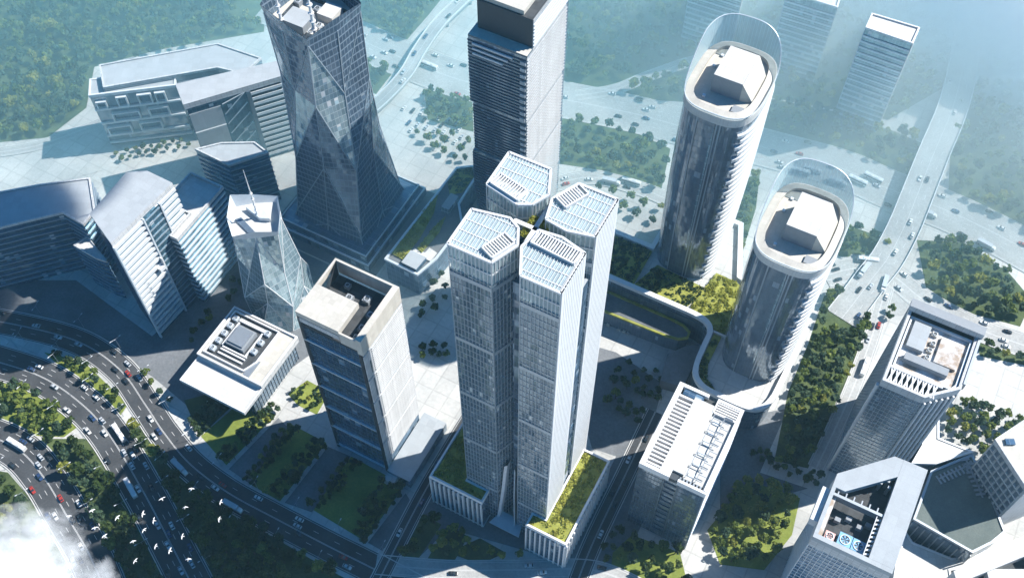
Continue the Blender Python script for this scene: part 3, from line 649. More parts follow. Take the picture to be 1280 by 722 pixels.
# ------------------------------------------------------------------ 5 the two curved towers and their podium
def superell(a, b, n=72, e=3.2, ph=0.0):
    out = []
    for k in range(n):
        th = 2 * math.pi * k / n + ph; c, s = math.cos(th), math.sin(th); r = (abs(c) ** e + abs(s) ** e) ** (-1 / e); out.append((a * r * c, b * r * s))
    return out
def curved_tower(cx, cy, H, label, bulge):
    t = thing('curved_tower', label, 'tower', (cx, cy, 0), GR); A, B, n = 17.0, 23.0, 72
    def sc(z): q = z / H; return .90 + .11 * math.sin(min(1, q * 1.15) * math.pi / 2) + bulge * math.sin(q * math.pi)
    base = superell(A, B, n); per = [0]
    for k in range(n): per.append(per[-1] + math.dist(base[k], base[(k + 1) % n]))
    zs = [i * (H - 9) / 16 for i in range(17)]
    g_ = MB()
    for z0, z1 in zip(zs, zs[1:]):
        s0, s1 = sc(z0), sc(z1)
        for k in range(n):
            p, q = base[k], base[(k + 1) % n]
            g_.face([(p[0] * s0, p[1] * s0, z0), (q[0] * s0, q[1] * s0, z0), (q[0] * s1, q[1] * s1, z1), (p[0] * s1, p[1] * s1, z1)], 0, [(per[k], z0), (per[k + 1], z0), (per[k + 1], z1), (per[k], z1)])
    g_.build('glass_skin', M['glassdark'], t, smooth=True)
    # white balcony louvres wrap the side that faces the sun
    lv = MB(); z = 4.0; fl = 0
    while z < H - 12:
        s = sc(z); k0, k1 = int(n * (-.135 - .012 * (fl % 2))), int(n * .30)
        for k in range(k0, k1):
            p, q = base[k % n], base[(k + 1) % n]; i, o = s * .995, s + .055
            a, b, c, d = (p[0] * o, p[1] * o), (q[0] * o, q[1] * o), (q[0] * i, q[1] * i), (p[0] * i, p[1] * i); h = 1.9
            lv.face([(*a, z), (*b, z), (*b, z + h), (*a, z + h)]); lv.face([(*a, z + h), (*b, z + h), (*c, z + h), (*d, z + h)]); lv.face([(*d, z), (*c, z), (*b, z), (*a, z)])
            if k == k0: lv.face([(*d, z), (*a, z), (*a, z + h), (*d, z + h)])
        z += 4.0; fl += 1
    lv.build('balcony_louvre', M['fin'], t)
    for kf, w in ((.585, 1), (.70, 1), (.79, 2)):                                  # slim bright strips up the shaded front, reflections put into the colour
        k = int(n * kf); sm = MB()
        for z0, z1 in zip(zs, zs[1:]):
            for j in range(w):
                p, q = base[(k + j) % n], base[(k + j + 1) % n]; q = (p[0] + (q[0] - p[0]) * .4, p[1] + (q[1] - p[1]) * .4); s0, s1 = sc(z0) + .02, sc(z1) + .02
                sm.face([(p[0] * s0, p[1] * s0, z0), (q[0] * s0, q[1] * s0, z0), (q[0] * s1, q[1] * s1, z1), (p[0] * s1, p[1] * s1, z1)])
        sm.build('reflection_strip', M['mullion'], t)
    s = sc(H - 9); col = MB()
    top = [(x * s, y * s) for x, y in base]
    col.ring(top, -.5, 1.0, H - 9, H - 4.5); col.build('collar', M['whiteroof'], t)
    rf = MB(); rf.prism(inset(top, .9), H - 9, H - 5.2); rf.build('roof', M['cream'], t)
    lip = MB(); up = [(x * 1.005, y * 1.005) for x, y in top]; o2, i2 = up, inset(top, 3.6)
    for k in range(n):
        a, b, c, d = o2[k], o2[(k + 1) % n], i2[(k + 1) % n], i2[k]
        lip.face([(*a, H - 4.4), (*b, H - 4.4), (*c, H - 3.4), (*d, H - 3.4)]); lip.face([(*d, H - 3.4), (*c, H - 3.4), (*c, H - 5.2), (*d, H - 5.2)])
    lip.build('roof_lip', M['cream'], t)
    cr = MB(); acc = 0
    def ch(p): f = min(1, max(0, (p[1] / B * .75 - p[0] / A * .45 + .25) / 1.0)); return 1.2 + 14.5 * f * f * (3 - 2 * f)
    for k in range(n):
        p, q = top[k], top[(k + 1) % n]; L = math.dist(p, q); hp, hq = ch(p), ch(q); fl_ = 1.035
        cr.face([(p[0] * 1.01, p[1] * 1.01, H - 4.4), (q[0] * 1.01, q[1] * 1.01, H - 4.4), (q[0] * fl_, q[1] * fl_, H - 4 + hq), (p[0] * fl_, p[1] * fl_, H - 4 + hp)], 0, [(acc, 0), (acc + L, 0), (acc + L, hq), (acc, hp)]); acc += L
    cr.build('crown_screen', M['crown'], t)
    rm = MB()
    for k in range(n):
        p, q = top[k], top[(k + 1) % n]; rm.tube((p[0] * 1.035, p[1] * 1.035, H - 4 + ch(p)), (q[0] * 1.035, q[1] * 1.035, H - 4 + ch(q)), .22, n=4)
    rm.build('crown_rail', M['pale'], t)
    b = MB(); b.box(-6.0, 7.6, -10, 10, H - 5.2, H + 5.2, 0, 1); b.build('lift_house', [M['machine'], M['whiteroof']], t)
    b = MB(); X0, X1, Y0, Y1 = 7.65, 13.6, -10, 10.5; z0, z1 = H - 5.15, H + 4.9
    b.face([(X0, Y0, z1), (X1, Y0 + 1.5, z0), (X1, Y1 - 1.5, z0), (X0, Y1, z1)]); b.face([(X0, Y0, z0), (X1, Y0 + 1.5, z0), (X0, Y0, z1)]); b.face([(X0, Y1, z1), (X1, Y1 - 1.5, z0), (X0, Y1, z0)]); b.build('sloping_roof', M['cream'], t)
    fo = MB(); k = int(n * .765); Z = [H * (.30 + .64 * i / 24) for i in range(25)]                  # a pale lens-shaped ribbon painted down the front as a reflection
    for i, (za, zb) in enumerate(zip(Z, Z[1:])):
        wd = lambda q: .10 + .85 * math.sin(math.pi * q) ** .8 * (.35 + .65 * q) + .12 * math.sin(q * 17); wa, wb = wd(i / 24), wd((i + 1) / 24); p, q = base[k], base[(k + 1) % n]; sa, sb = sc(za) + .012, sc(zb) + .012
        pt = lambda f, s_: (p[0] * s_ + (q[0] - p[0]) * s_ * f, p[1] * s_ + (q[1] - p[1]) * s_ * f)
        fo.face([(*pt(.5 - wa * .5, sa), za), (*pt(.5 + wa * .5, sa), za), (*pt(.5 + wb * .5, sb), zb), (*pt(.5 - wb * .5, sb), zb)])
    fo.build('reflection_ribbon', M['glasspale'], t)
    part_box('roof_hatch', 6.6, 11.6, -18.2, -14.0, H - 5.2, H - 4.0, M['machine'], t)
    for x, y in ((-10, 12), (-11, 4), (2, 15), (-8, -15)): part_box('vent', x, x + 1.3, y, y + 1.3, H - 5.2, H - 4.2, M['pale'], t)
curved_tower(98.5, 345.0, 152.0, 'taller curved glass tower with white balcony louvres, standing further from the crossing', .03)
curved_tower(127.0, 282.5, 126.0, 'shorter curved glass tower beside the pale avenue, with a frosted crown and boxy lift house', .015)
def shop_podium():
    O = (51.2, 322.4); t = thing('shopping_podium', 'low curving podium with white rim and roof gardens round the feet of the curved towers', 'building', (*O, 0), GR)
    ctl = [(40, 0.2), (50, 0), (57, -1.5), (60.8, -6), (61.4, -16), (62, -26), (64, -33), (70, -37.6), (80, -38.6), (94, -38.2), (101, -34), (103.5, -26)]
    c = [(p.x, p.y) for p in catmull([Vector((x, y, 0)) for x, y in ctl], 5)]
    rim = [(-13, 0.4)] + c + [(104.5, 5), (103, 22), (62, 33), (50, 66), (14, 66), (13, 29), (-13, 29)]
    b = MB(); b.prism(rim, 0, 21.4, 0, 1); b.build('glass_body', [M['glassdark'], M['plaza']], t)
    r = MB(); r.ring(rim, -1.2, 1.5, 21.5, 24); r.build('rim', M['paint'], t)
    fins = MB()
    for p, q in zip(rim[:len(c) + 1], rim[1:len(c) + 2]):
        if math.dist(p, q) > 2.6: fins.bars(p, q, 13, 21.4, 2.6, .2, .35)
        fins.slab(p, q, 0, math.dist(p, q), -.1, .3, 16.5, 17.1)
    fins.build('facade_fin', M['darkmullion'], t)
    # the lower terrace loop in front of the facade
    loop = [(-13, -.9), (38, -.9), (46, -1.6), (50.6, -4), (51, -8), (47, -11), (40, -12.2), (9, -13.4), (-13, -13.4)]
    b = MB(); b.prism(loop, 0, 10.8, 0, 1); b.build('terrace', [M['glassdark'], M['paving2']], t)
    r = MB(); r.ring(ccw(loop), -.4, .8, 10.85, 12); r.build('terrace_rim', M['sedum'], t)
    b = MB(); b.prism([(58.0, -6), (59.6, -12), (59.8, -26), (60, -34), (48, -36), (45, -20), (52, -10)], 0, 8); b.build('lower_terrace', M['paving2'], t)
    w = loc((98.5, 345), O); e = loc((127, 282.5), O)
    ring = lambda c_, s: [(c_[0] + x * s, c_[1] + y * s) for x, y in superell(17, 23, 40)]
    roof_garden([(-11, 3), (14, 2.6), (14, 27), (-11, 27)], 22.6, t, 1.0, 'leafdark', size=.5)
    roof_garden([(14.2, 2.4), (44, 1.6), (50, 18), (20, 20)], 22.6, t, .7, 'leafdark', size=.5, hole=ring(w, 1))
    roof_garden([(46, 3.2), (57, .8), (59.3, -3.6), (73, -3.6), (73, 24), (62, 29.5), (50, 30)], 22.7, t, 1.0)
    roof_garden([(63.2, -6), (67.4, -6), (67.4, -24), (70, -32), (76, -36), (71, -36), (66.6, -33), (63.6, -26)], 22.6, t, 1.0, 'leafdark')
    p = MB(); p.slab((62.5, -4.6), (72.5, -4.6), 0, 10, 0, .8, 21.4, 23.4); p.build('garden_kerb', M['paint'], t)
    for x, y in ((4, -12.9), (7.5, -13.0), (14, -12.7), (17, -12.8), (19.5, -12.8)): part_box('planter', x, x + 1.7, y - 1.6, y - .4, 0.25, 1.5, M['cream'], t)
shop_podium()

# ------------------------------------------------------------------ 6 the stacked tower behind the skyscraper
def stacked_tower():
    O = (-20.5, 374.6); U, V, H, T = 31.0, 44.0, 146.0, 164.0
    t = thing('stacked_tower', 'slab tower of stacked louvred storeys behind the skyscraper, its sunlit flank all white', 'tower', (*O, 0), GR)
    segs = [(0, 30, .8), (30.6, 66, 0), (66.6, 102, .9), (102.6, H, 0)]
    lb, wf = MB(), MB()
    for k, (z0, z1, d) in enumerate(segs):
        b = MB(); b.box(d, U - .4, d, V - d, z0, z1 - .02, 0, 1); o = b.build('storey_stack', [M['glassdark'], M['greyroof']], t)
        l = MB()
        for p, q in (((d, d), (U - .4, d)), ((d, V - d), (d, d))): l.bands(p, q, z0 + 1, z1 - 1, 2.1, .5, .55)
        l.build('louvre', M['darkmullion'], o)
        w = MB(); w.slab((U - .4, d), (U - .4, V - d), 0, V - 2 * d - 3.2, -.2, .4, z0, z1 - .1); w.build('white_flank', M['flank'], o)
        b2 = MB(); b2.bands((U, d), (U, V - d - 3.2), z0 + .8, z1 - .5, 2.1, .6, .04); b2.build('ribbon_glazing', M['glassblue'], o); b3 = MB(); b3.bands((U, d), (U, V - d - 3.2), z0 + 1.65, z1 - .5, 2.1, .3, .7); b3.build('flank_louvre', M['flank'], o)
        for j in range(int((z1 - z0) / 4.2)): e = MB(); e.slab((d, d), (U - .2, d), U - 3.2 - d, U - .35 - d, .02, .9, z0 + .8 + j * 4.2, z0 + 2.9 + j * 4.2); e.build('corner_balcony', M['white'], o)
    b = MB(); b.prism([(0, .02), (U, .02), (U, 6), (2.0, 6), (2.0, V), (0, V)], H, H + 1.2, 0, 1); b.build('lower_parapet', [M['darkmullion'], M['cream']], t)
    for j in range(3):
        s = MB(); s.slab((0, 0), (U, 0), 2.6, 24 - j * 2.6, .6, 1.3, H - 3.2 - j * 3.1, H - 2.2 - j * 3.1); s.build('sunshade', M['paint'], t)
    b = MB(); b.box(2, U - .4, 6.0, V, H + 1.25, T, 0, 1); b.build('penthouse', [M['darkmetal'], M['pit']], t)
    w = MB(); w.slab((U - .4, 6), (U - .4, V), 0, V - 9.2, -.2, .4, H + 1.25, T); w.build('penthouse_flank', M['flank'], t)
    w = MB(); w.bands((U, 6), (U, V - 3.2), H + 2, T - 1, 2.1, .55, .6); w.build('penthouse_louvre', M['pale'], t)
    r = MB(); r.box(2.6, U - 5.4, 7.0, V - 1, T, T + 2.4); r.build('roof', M['cream'], t)
    c = MB(); c.box(U - 3.2, U - .6, V - 3.0, V - .1, 0, T - .1); c.build('corner_shaft', M['steel'], t)
stacked_tower()
def green_podium():
    O = (-69.1, 336.7); t = thing('podium_building', 'low podium with planted roof strips between the faceted tower and the stacked tower', 'building', (*O, 0), GR)
    poly = [(0, 0), (21, -.7), (24.6, 13), (26, 40), (17, 52), (16, 76), (10.8, 80), (2.7, 74)]
    b = MB(); b.prism(poly, 0, 18.6, 0, 1); b.build('walls', [M['glassblue'], M['paving2']], t)
    r = MB(); r.ring(ccw(poly), -.3, .9, 18.65, 20); r.build('parapet', M['pale'], t)
    roof_garden([(1.2, 5), (9, 4.4), (9.5, 22), (7.5, 40), (3, 52), (1.8, 40)], 19.4, t, 1.0); roof_garden([(12, 14), (15.5, 13), (17, 30), (14.5, 41), (12.5, 30)], 19.4, t, 1.0)
    roof_garden([(4, 62), (9, 55), (14.5, 60), (14.5, 74), (10.5, 78), (4, 72.6)], 19.4, t, 1.0, 'leafdark')
    part_box('roof_pavilion', 10.6, 15.6, 43, 54, 18.6, 23.2, M['glasspale'], t, M['greyroof']); b = MB(); b.prism([(10, 1), (19.6, .6), (20.4, 10), (10.4, 10.4)], 18.62, 22.0, 0, 1); b.build('roof_hall', [M['glassblue'], M['greyroof']], t)
    b = MB(); b.prism([(10.2, 10.6), (22.6, 10.4), (23.0, 17), (17.5, 18), (17, 14), (10.2, 14)], 18.62, 19.3, 0, 0); b.build('roof_terrace', M['whiteroof'], t)
green_podium()

# ------------------------------------------------------------------ 7 the faceted towers
def faceted(rings, mat, parent, name, rib=.0, ribmat=None, pale=None):
    b = MB(); r = MB()
    levels = []
    for (z0, A), (z1, B) in zip(rings, rings[1:]):
        n = len(A); levels.append(z0)
        for k in range(n):
            a0, a1, b0, b1 = (*A[k], z0), (*A[(k + 1) % n], z0), (*B[k], z1), (*B[(k + 1) % n], z1)
            tri = ([a0, a1, b1], [a0, b1, b0]) if k % 2 else ([a0, a1, b0], [a1, b1, b0])
            for ti, q in enumerate(tri): b.face(q, 1 if pale and pale(len(levels), k, ti) else 0)
            if rib:
                r.tube(a0, b0, rib, n=4); dg = (a0, b1) if k % 2 else (a1, b0); r.tube(*dg, rib, n=4)
    o = b.build(name, mat, parent)
    if rib: r.build('facet_rib', ribmat, o)
    return o
def rad(n, ph, f): return [(f(k) * math.cos(ph + 2 * math.pi * k / n), f(k) * math.sin(ph + 2 * math.pi * k / n)) for k in range(n)]
def mast(parent, x, y, z, h, r):
    b = MB(); b.tube((x, y, z), (x, y, z + h * .55), r, r * .7, 8); b.tube((x, y, z + h * .55), (x, y, z + h), r * .55, r * .2, 8)
    for k in range(4): zz = z + h * (.15 + .12 * k); b.tube((x, y, zz), (x, y, zz + .5), r * 1.5, r * 1.5, 8)
    return b.build('mast', M['paint'], parent)
def big_faceted():
    cx, cy, H = -93.0, 384.0, 152.0; t = thing('faceted_tower', 'dark folded glass tower with triangular facets and a jagged crown carrying twin masts', 'tower', (cx, cy, 0), GR)
    q = math.pi / 8
    sq = lambda a: (lambda k: a / max(abs(math.cos(2 * math.pi * k / 8)), abs(math.sin(2 * math.pi * k / 8))))
    base = rad(8, 0, lambda k: 25.5 * (1.41 if k % 2 else 1.0)); low = rad(8, 0, lambda k: 22.0 * (1.36 if k % 2 else 1.0)); mid = rad(8, q * .5, lambda k: 19.5 * (1.24 if k % 2 else 1.02)); upp = rad(8, q, lambda k: 18.0 * (.98 if k % 2 else 1.24)); top = rad(8, q * 1.3, lambda k: 17.8 * (1.0 if k % 2 else 1.26))
    faceted([(0, base), (14, low), (62, mid), (112, upp), (H, top)], [M['glasstwist'], M['glasspale']], t, 'glass_skin', .34, M['mullion'], lambda lv, k, ti: (lv == 4 and ti == k % 2 and k % 2 == 0) or (lv == 3 and ti == 1 and k in (0, 3, 5, 6)))
    cr = MB(); n = 8
    for k in range(n):
        a, b = top[k], top[(k + 1) % n]; h0, h1 = (13 if k in (1, 2, 3) else 5) + 3 * (k % 2), (13 if (k + 1) % 8 in (1, 2, 3) else 5) + 3 * ((k + 1) % 2)
        cr.face([(*a, H), (*b, H), (b[0] * 1.04, b[1] * 1.04, H + h1), (a[0] * 1.04, a[1] * 1.04, H + h0)], 0)
        ai, bi = (a[0] * .96, a[1] * .96), (b[0] * .96, b[1] * .96); cr.face([(*bi, H - 4), (*ai, H - 4), (a[0] * 1.03, a[1] * 1.03, H + h0), (b[0] * 1.03, b[1] * 1.03, H + h1)], 0)
    cr.build('crown_screen', M['glasstwist'], t)
    rf = MB(); rf.prism([(x * .955, y * .955) for x, y in top], H - 5, H - 3.5); rf.build('roof', M['cream'], t)
    part_box('plant_room', -9, 3, -12, -2, H - 3.5, H + 1.5, M['machine'], t, M['greyroof']); part_box('plant_room', 2.5, 11, 0, 9, H - 3.5, H + .5, M['whiteroof'], t)
    for x, y in ((-2, -9), (6, -10), (10, -6), (-11, 4), (7, -5), (0, 4)): fan_unit(t, x, y, H - 3.5, 3.2, 2.6, random.choice(['machine', 'whiteroof']))
    p = MB(); p.box(-12, 12, 9.5, 10.5, H - 3.5, H - 2); p.box(-13, -12, -8, 8, H - 3.5, H - 1.8); p.build('duct', M['darkmetal'], t)
    
    for (mx, my), mh, mr in ((loc(P(352, 28, H), (cx, cy)), 34, .8), (loc(P(394, 42, H), (cx, cy)), 40, .95)): mast(t, mx, my, H - 3.5, mh, mr)
    sk = MB()
    for s, zz in ((31.5, 5.2), (29, 9.6)): sk.prism([(-s, -s), (s, -s), (s, s), (-s, s)], zz - 5.1, zz, 0, 0)
    sk.build('stepped_base', M['glassblue'], t)
    r = MB(); r.ring([(-31.5, -31.5), (31.5, -31.5), (31.5, 31.5), (-31.5, 31.5)], -.02, .8, 5.25, 6.2); r.ring([(-29, -29), (29, -29), (29, 29), (-29, 29)], -.02, .6, 9.65, 10.4); r.build('terrace_rim', M['pale'], t)
    b = MB(); b.box(-36, 36, -37, 34, 0, .09); b.build('plinth', M['paving2'], t)
big_faceted()
def small_faceted():
    H = 82.0; cx, cy = P(320, 275, H - 6); t = thing('crystal_pavilion_tower', 'pale silvery crystal tower with a bright angular roof and one thin mast', 'tower', (cx, cy, 0), GR)
    jit = lambda k, a: a * .93 * [1.0, 1.25, .95, 1.22, 1.05, 1.2, .92, 1.25][k % 8]
    base = rad(8, .1, lambda k: jit(k + 1, 20.5)); low = rad(8, .3, lambda k: jit(k, 16.5)); mid = rad(8, .5, lambda k: jit(k + 1, 14.2)); top = rad(8, .62, lambda k: jit(k, 13.0)); cr = rad(8, .62, lambda k: jit(k, 13.6))
    faceted([(0, base), (22, low), (44, mid), (H - 6, top)], M['glasspale'], t, 'glass_skin', .22, M['paint'])
    c = MB()
    for k in range(8):
        a, b = top[k], top[(k + 1) % 8]; h = [5, 2, 4, 7, 3, 2, 5, 2.5]; f = 1.06; g_ = .93; h0, h1 = h[k], h[(k + 1) % 8]
        c.face([(*a, H - 6), (*b, H - 6), (b[0] * f, b[1] * f, H - 5 + h1), (a[0] * f, a[1] * f, H - 5 + h0)]); c.face([(b[0] * g_, b[1] * g_, H - 6.2), (a[0] * g_, a[1] * g_, H - 6.2), (a[0] * f, a[1] * f, H - 5 + h0), (b[0] * f, b[1] * f, H - 5 + h1)])
    c.build('crown_screen', M['pale'], t)
    r = MB(); r.prism([(x * .95, y * .95) for x, y in top], H - 8, H - 6.1); r.build('roof', M['whiteroof'], t)
    r = MB(); r.prism([(-9, -5), (3, -9), (5.5, -7), (-7, -2.4)], H - 6.1, H - 5.2); r.build('roof_light', M['glassdark'], t); r = MB(); r.prism([(-8, 3), (2, .5), (7, 2.5), (1, 6)], H - 6.1, H - 3.4); r.build('plant_room', M['pale'], t)
    mast(t, 0, 2, H - 6, 36, .55)
small_faceted()
# ------------------------------------------------------------------ 8 right hand group
def lattice_tower():
    O = (158.2, 221.6); H = 94.0; poly = [(0, 0), (18.4, 0), (31, 11.4), (31, 44.8), (0, 44.8)]
    t = thing('lattice_roof_tower', 'dark gridded office tower with chamfered corner and weathered roof behind pierced white parapets', 'tower', (*O, 0), GR)
    b = MB(); b.prism(poly, 0, H - 5, 0, 1); b.build('glass_body', [M['glassdark'], M['pit']], t)
    m = MB()
    for p, q in zip(poly, poly[1:] + poly[:1]): m.bars(p, q, 0, H - 5, 1.9, .2, .22); m.bands(p, q, 3, H - 5, 3.1, .45, .16)
    m.build('window_grid', M['mullion'], t)
    f = MB(); p, q = poly[1], poly[2]
    for k in range(6): L = math.dist(p, q); s = 1.2 + k * 2.7; f.slab(p, q, s, s + .8, .1, 1.0, 24, H - 5)
    f.build('chamfer_fin', M['fin'], t)
    s = MB(); s.slab((0, 44.8), (0, 0), 42.8, 44.6, .05, 1.2, 0, H - 6); s.build('side_fin', M['fin'], t)
    r = MB(); r.ring(poly, 0, 1.3, H - 5, H); r.build('parapet', M['white'], t)
    lt = MB()
    for k in range(9): x = 1.8 + k * 2.3; lt.prism([(x, 1.4), (x + .8, 1.4), (x + 2.0, 8.0), (x + 1.2, 8.0)], H - 1.6, H - .4); lt.prism([(x + 1.4, 1.45), (x + 2.0, 1.45), (x + .6, 7.95), (x, 7.95)], H - 1.65, H - .45)
    lt.box(1.4, 24, 8.05, 9.2, H - 2, H - .2); lt.build('roof_lattice', M['fin'], t)
    fl = MB(); fl.prism([(2.2, 10), (27.4, 10), (29, 13), (29, 38), (2.2, 38)], H - 5, H - 2.8); fl.build('roof', M['brown'], t)
    rr = MB(); rr.ring([(2.2, 10), (27.4, 10), (29, 13), (29, 38), (2.2, 38)], -.3, .5, H - 2.78, H - 1.2); rr.build('inner_rim', M['pale'], t)
    part_box('machine_row', 5, 24, 14.5, 18.2, H - 2.8, H + .4, M['machine'], t); part_box('plant_room', 4, 11.5, 22, 36, H - 2.8, H - .4, M['greyroof'], t); part_box('plant_room', 17, 26.5, 20, 34, H - 2.8, H - 1.2, M['brown'], t)
    for x, y in ((14, 21), (14, 25), (14.4, 29), (13.8, 34)): fan_unit(t, x, y, H - 2.8, 2.4, 1.4, 'cream')
    b = MB(); b.box(-.6, 32.4, 39.6, 44, H - .02, H + 3.6, 0, 1); b.build('back_screen', [M['white'], M['machine']], t)
    b = MB(); b.box(31.05, 32.2, 14, 39.5, H - 4, H + .5); b.build('side_screen', M['steel'], t)
lattice_tower()
def fan_tower():
    O = (120.4, 155.4); H = 85.0; poly = [(0, 0), (32.7, 0), (32.7, 49.8), (18.8, 49.4), (0, 30.7)]
    t = thing('fan_roof_tower', 'tower with cranked white roof frame round dark pits holding two blue fans', 'tower', (*O, 0), GR)
    b = MB(); b.prism(inset(ccw(poly), .3), 0, H - 9, 0, 1); b.build('glass_body', [M['glassblue'], M['pit']], t)
    m = MB(); n = len(poly); pp = inset(ccw(poly), .3)
    for i in range(n): m.bars(pp[i], pp[(i + 1) % n], 0, H - 8, 2.1, .22, .24); m.bands(pp[i], pp[(i + 1) % n], 3, H - 6, 3.2, .4, .18)
    m.build('window_grid', M['pale'], t)
    r = MB(); z0 = H - 3.2
    r.prism([(22.6, 2.05), (32.7, 2.05), (32.7, 49.8), (22.6, 49.6)], z0, H); r.prism([(0, 30.7), (18.8, 49.4), (22.55, 49.5), (22.55, 41.0), (5.4, 24.6), (0, 24.6)], z0, H); r.box(0, 1.6, 2.05, 24.55, z0, H); r.box(0, 32.7, 0, 2, z0, H)
    r.build('roof_frame', M['greyroof'], t)  # white frame coloured grey, its shade put into the colour
    s = MB(); s.ring(poly, .02, .5, H - 8.9, z0 - .02); s.build('frame_wall', M['white'], t)
    d = MB(); d.box(1.65, 22.55, 21.4, 22.6, H - 5, H - .8)
    for k in range(6): d.box(3 + k * 3.3, 3.5 + k * 3.3, 22.6, 24.6, H - 2.4, H - 1)
    d.build('divider_beam', M['steel'], t)
    l = MB(); l.box(1.7, 3.4, 2.1, 21.3, H - 6, H - 2.6); l.build('pit_ledge', M['brown'], t)
    l = MB()
    for k in range(9): l.prism([(20.6, 3 + k * 2), (22.4, 3.8 + k * 2), (22.4, 4.6 + k * 2), (20.6, 3.8 + k * 2)], H - 2.4, H - 1.6)
    l.box(20.3, 20.6, 2.1, 21.3, H - 3, H - 1.4); l.build('lattice_strip', M['fin'], t)
    fan_unit(t, 12.4, 7.0, H - 9, 5.4, 4.2, 'fanblue'); fan_unit(t, 18.0, 7.0, H - 9, 5.2, 4.2, 'fanblue'); fan_unit(t, 6.4, 5.6, H - 9, 4.0, 4.2, 'fanpink')
    for x, y in ((6, 14), (10, 16.5), (15, 15), (18, 17.5)): part_box('machine', x, x + 2.4, y, y + 1.8, H - 9, H - 6.5, M['machine'], t)
    for x, y in ((17, 36), (19.5, 38.2), (20.6, 35.6)): part_box('vent', x, x + 1.2, y, y + 1.2, H - 9, H - 2.4, M['steel'], t)
    b = MB(); b.slab((0, 24), (0, 4), 0, 16, .05, 3.2, H - 8, H - 2.6); b.build('side_blade', M['fin'], t)
fan_tower()
def px_poly(px, z): return ccw([P(x, y, z) for x, y in px])
def rel(poly, O): return [(x - O[0], y - O[1]) for x, y in poly]
def deck(label, px, z, mats, name='podium_building', par=.8, garden=None):
    w = px_poly(px, z); O = w[0]; t = thing(name, label, 'building', (*O, 0)); pl = rel(w, O)
    b = MB(); b.prism(pl, 0, z - .5, 0, 1); b.build('walls', [M[mats[0]], M[mats[1]]], t)
    r = MB(); r.ring(pl, -.15, par, z - 1.4, z); r.build('parapet', M[mats[2]], t); return t, pl, O
deck('bright white low roof terrace at the foot of the chamfered lattice roofed tower', [(1117, 535), (1148, 514), (1174, 516), (1174, 547), (1217, 564), (1170, 579), (1140, 578), (1154, 554)], 22, ('glassdark', 'whiteroof', 'paint'))
deck('white paved deck between the fan roofed tower and the green grey hall', [(1132, 663), (1141, 677), (1190, 697), (1208, 696), (1242, 684), (1310, 660), (1310, 690), (1188, 712), (1196, 770), (1110, 770), (1120, 704)], 9, ('white', 'whiteroof', 'paint'))
def hall():
    z = 21.0; w = px_poly([(1164, 588), (1215, 567), (1232, 600), (1257, 664), (1240, 678), (1216, 690), (1142, 648)], z); O = w[0]; pl = rel(w, O)
    t = thing('hall', 'low hall with smooth green grey roof and a pale pierced strip along one edge', 'building', (*O, 0))
    b = MB(); b.prism(pl, 0, z - .6, 0, 1); b.build('walls', [M['glassdark'], M['membrane']], t)
    r = MB(); r.ring(pl, -.2, .9, z - 1.6, z); r.build('parapet', M['steel'], t)
    q = rel([P(x, y, z) for x, y in ((1167, 592), (1214, 571), (1230, 604), (1238, 625))], O); lt = MB()
    for (a, c) in zip(q, q[1:]):
        L = math.dist(a, c); k = 0.
        while k < L - 2: lt.slab(a, c, k, k + 1.0, 1.2, 5.7, z - .55, z + .1); lt.slab(a, c, k, min(k + 2.2, L), 2.6, 3.3, z - .5, z + .16); k += 2.2
    lt.build('roof_lattice', M['machine'], t)
    lf = rel([P(x, y, z) for x, y in ((1142, 650), (1216, 692))], O); f = MB(); f.bars(lf[0], lf[1], 2, z - 2, 3.2, .5, .5) if lf[0][0] < lf[1][0] else None; f.build('facade_post', M['steel'], t)
hall()
def punched_block():
    z = 52.0; w = [P(1244, 549, z), P(1285, 612, z), P(1350, 585, z), P(1310, 505, z)]; w = ccw(w); i0 = min(range(4), key=lambda i: math.dist(w[i], P(1244, 549, z))); w = w[i0:] + w[:i0]; O = w[0]; pl = rel(w, O)
    t = thing('punched_window_block', 'pale concrete block with rows of deep punched windows beside the green grey hall', 'building', (*O, 0))
    b = MB(); b.prism(pl, 0, z - .6, 0, 1); b.build('wall', [M['white'], M['cream']], t)
    r = MB(); r.ring(pl, -.2, .8, z - 1.2, z + .4); r.build('parapet', M['white'], t)
    p, q = pl[0], pl[1]; L = math.dist(p, q); nx = 8
    for i in range(nx):
        for j in range(9):
            s0, z0 = 1.0 + i * (L - 1.2) / nx, 3.0 + j * 5.3
            m = MB(); sw = (L - 1.2) / nx - .9
            m.slab(p, q, s0, s0 + sw, .02, .12, z0, z0 + 3.3); wn = m.build('window', M['glassdark'], t)
            f = MB(); f.slab(p, q, s0 - .25, s0 - .02, .02, .55, z0 - .3, z0 + 3.6); f.slab(p, q, s0 + sw + .02, s0 + sw + .25, .02, .55, z0 - .3, z0 + 3.6); f.slab(p, q, s0 - .02, s0 + sw + .02, .03, .6, z0 - .35, z0 - .02); f.build('frame', M['white'], wn)
    c = P(1262, 552, z); part_box('skylight', c[0] - O[0] - 2, c[0] - O[0] + 2.2, c[1] - O[1] - 1.5, c[1] - O[1] + 1.5, z - .6, z + .6, M['glassblue'], t)
punched_block()
def corner_block():
    z = 36.0; w = px_poly([(1192, 713), (1290, 673), (1350, 770), (1220, 800)], z); O = w[0]; pl = rel(w, O)
    t = thing('white_framed_block', 'white framed block with sunken dark court at the near corner beyond the white deck', 'building', (*O, 0))
    b = MB(); b.prism(pl, 0, z - 6, 0, 1); b.build('walls', [M['white'], M['pit']], t)
    r = MB(); r.ring(pl, 0, 5.5, z - 5.98, z); r.build('roof_frame', M['whiteroof'], t)
    c = rel([P(1238, 712, z)], O)[0]; part_box('roof_deck', c[0] - 1, c[0] + 24, c[1] - 20, c[1] + 1, z - 5.95, z - 1.4, M['whiteroof'], t)
corner_block()

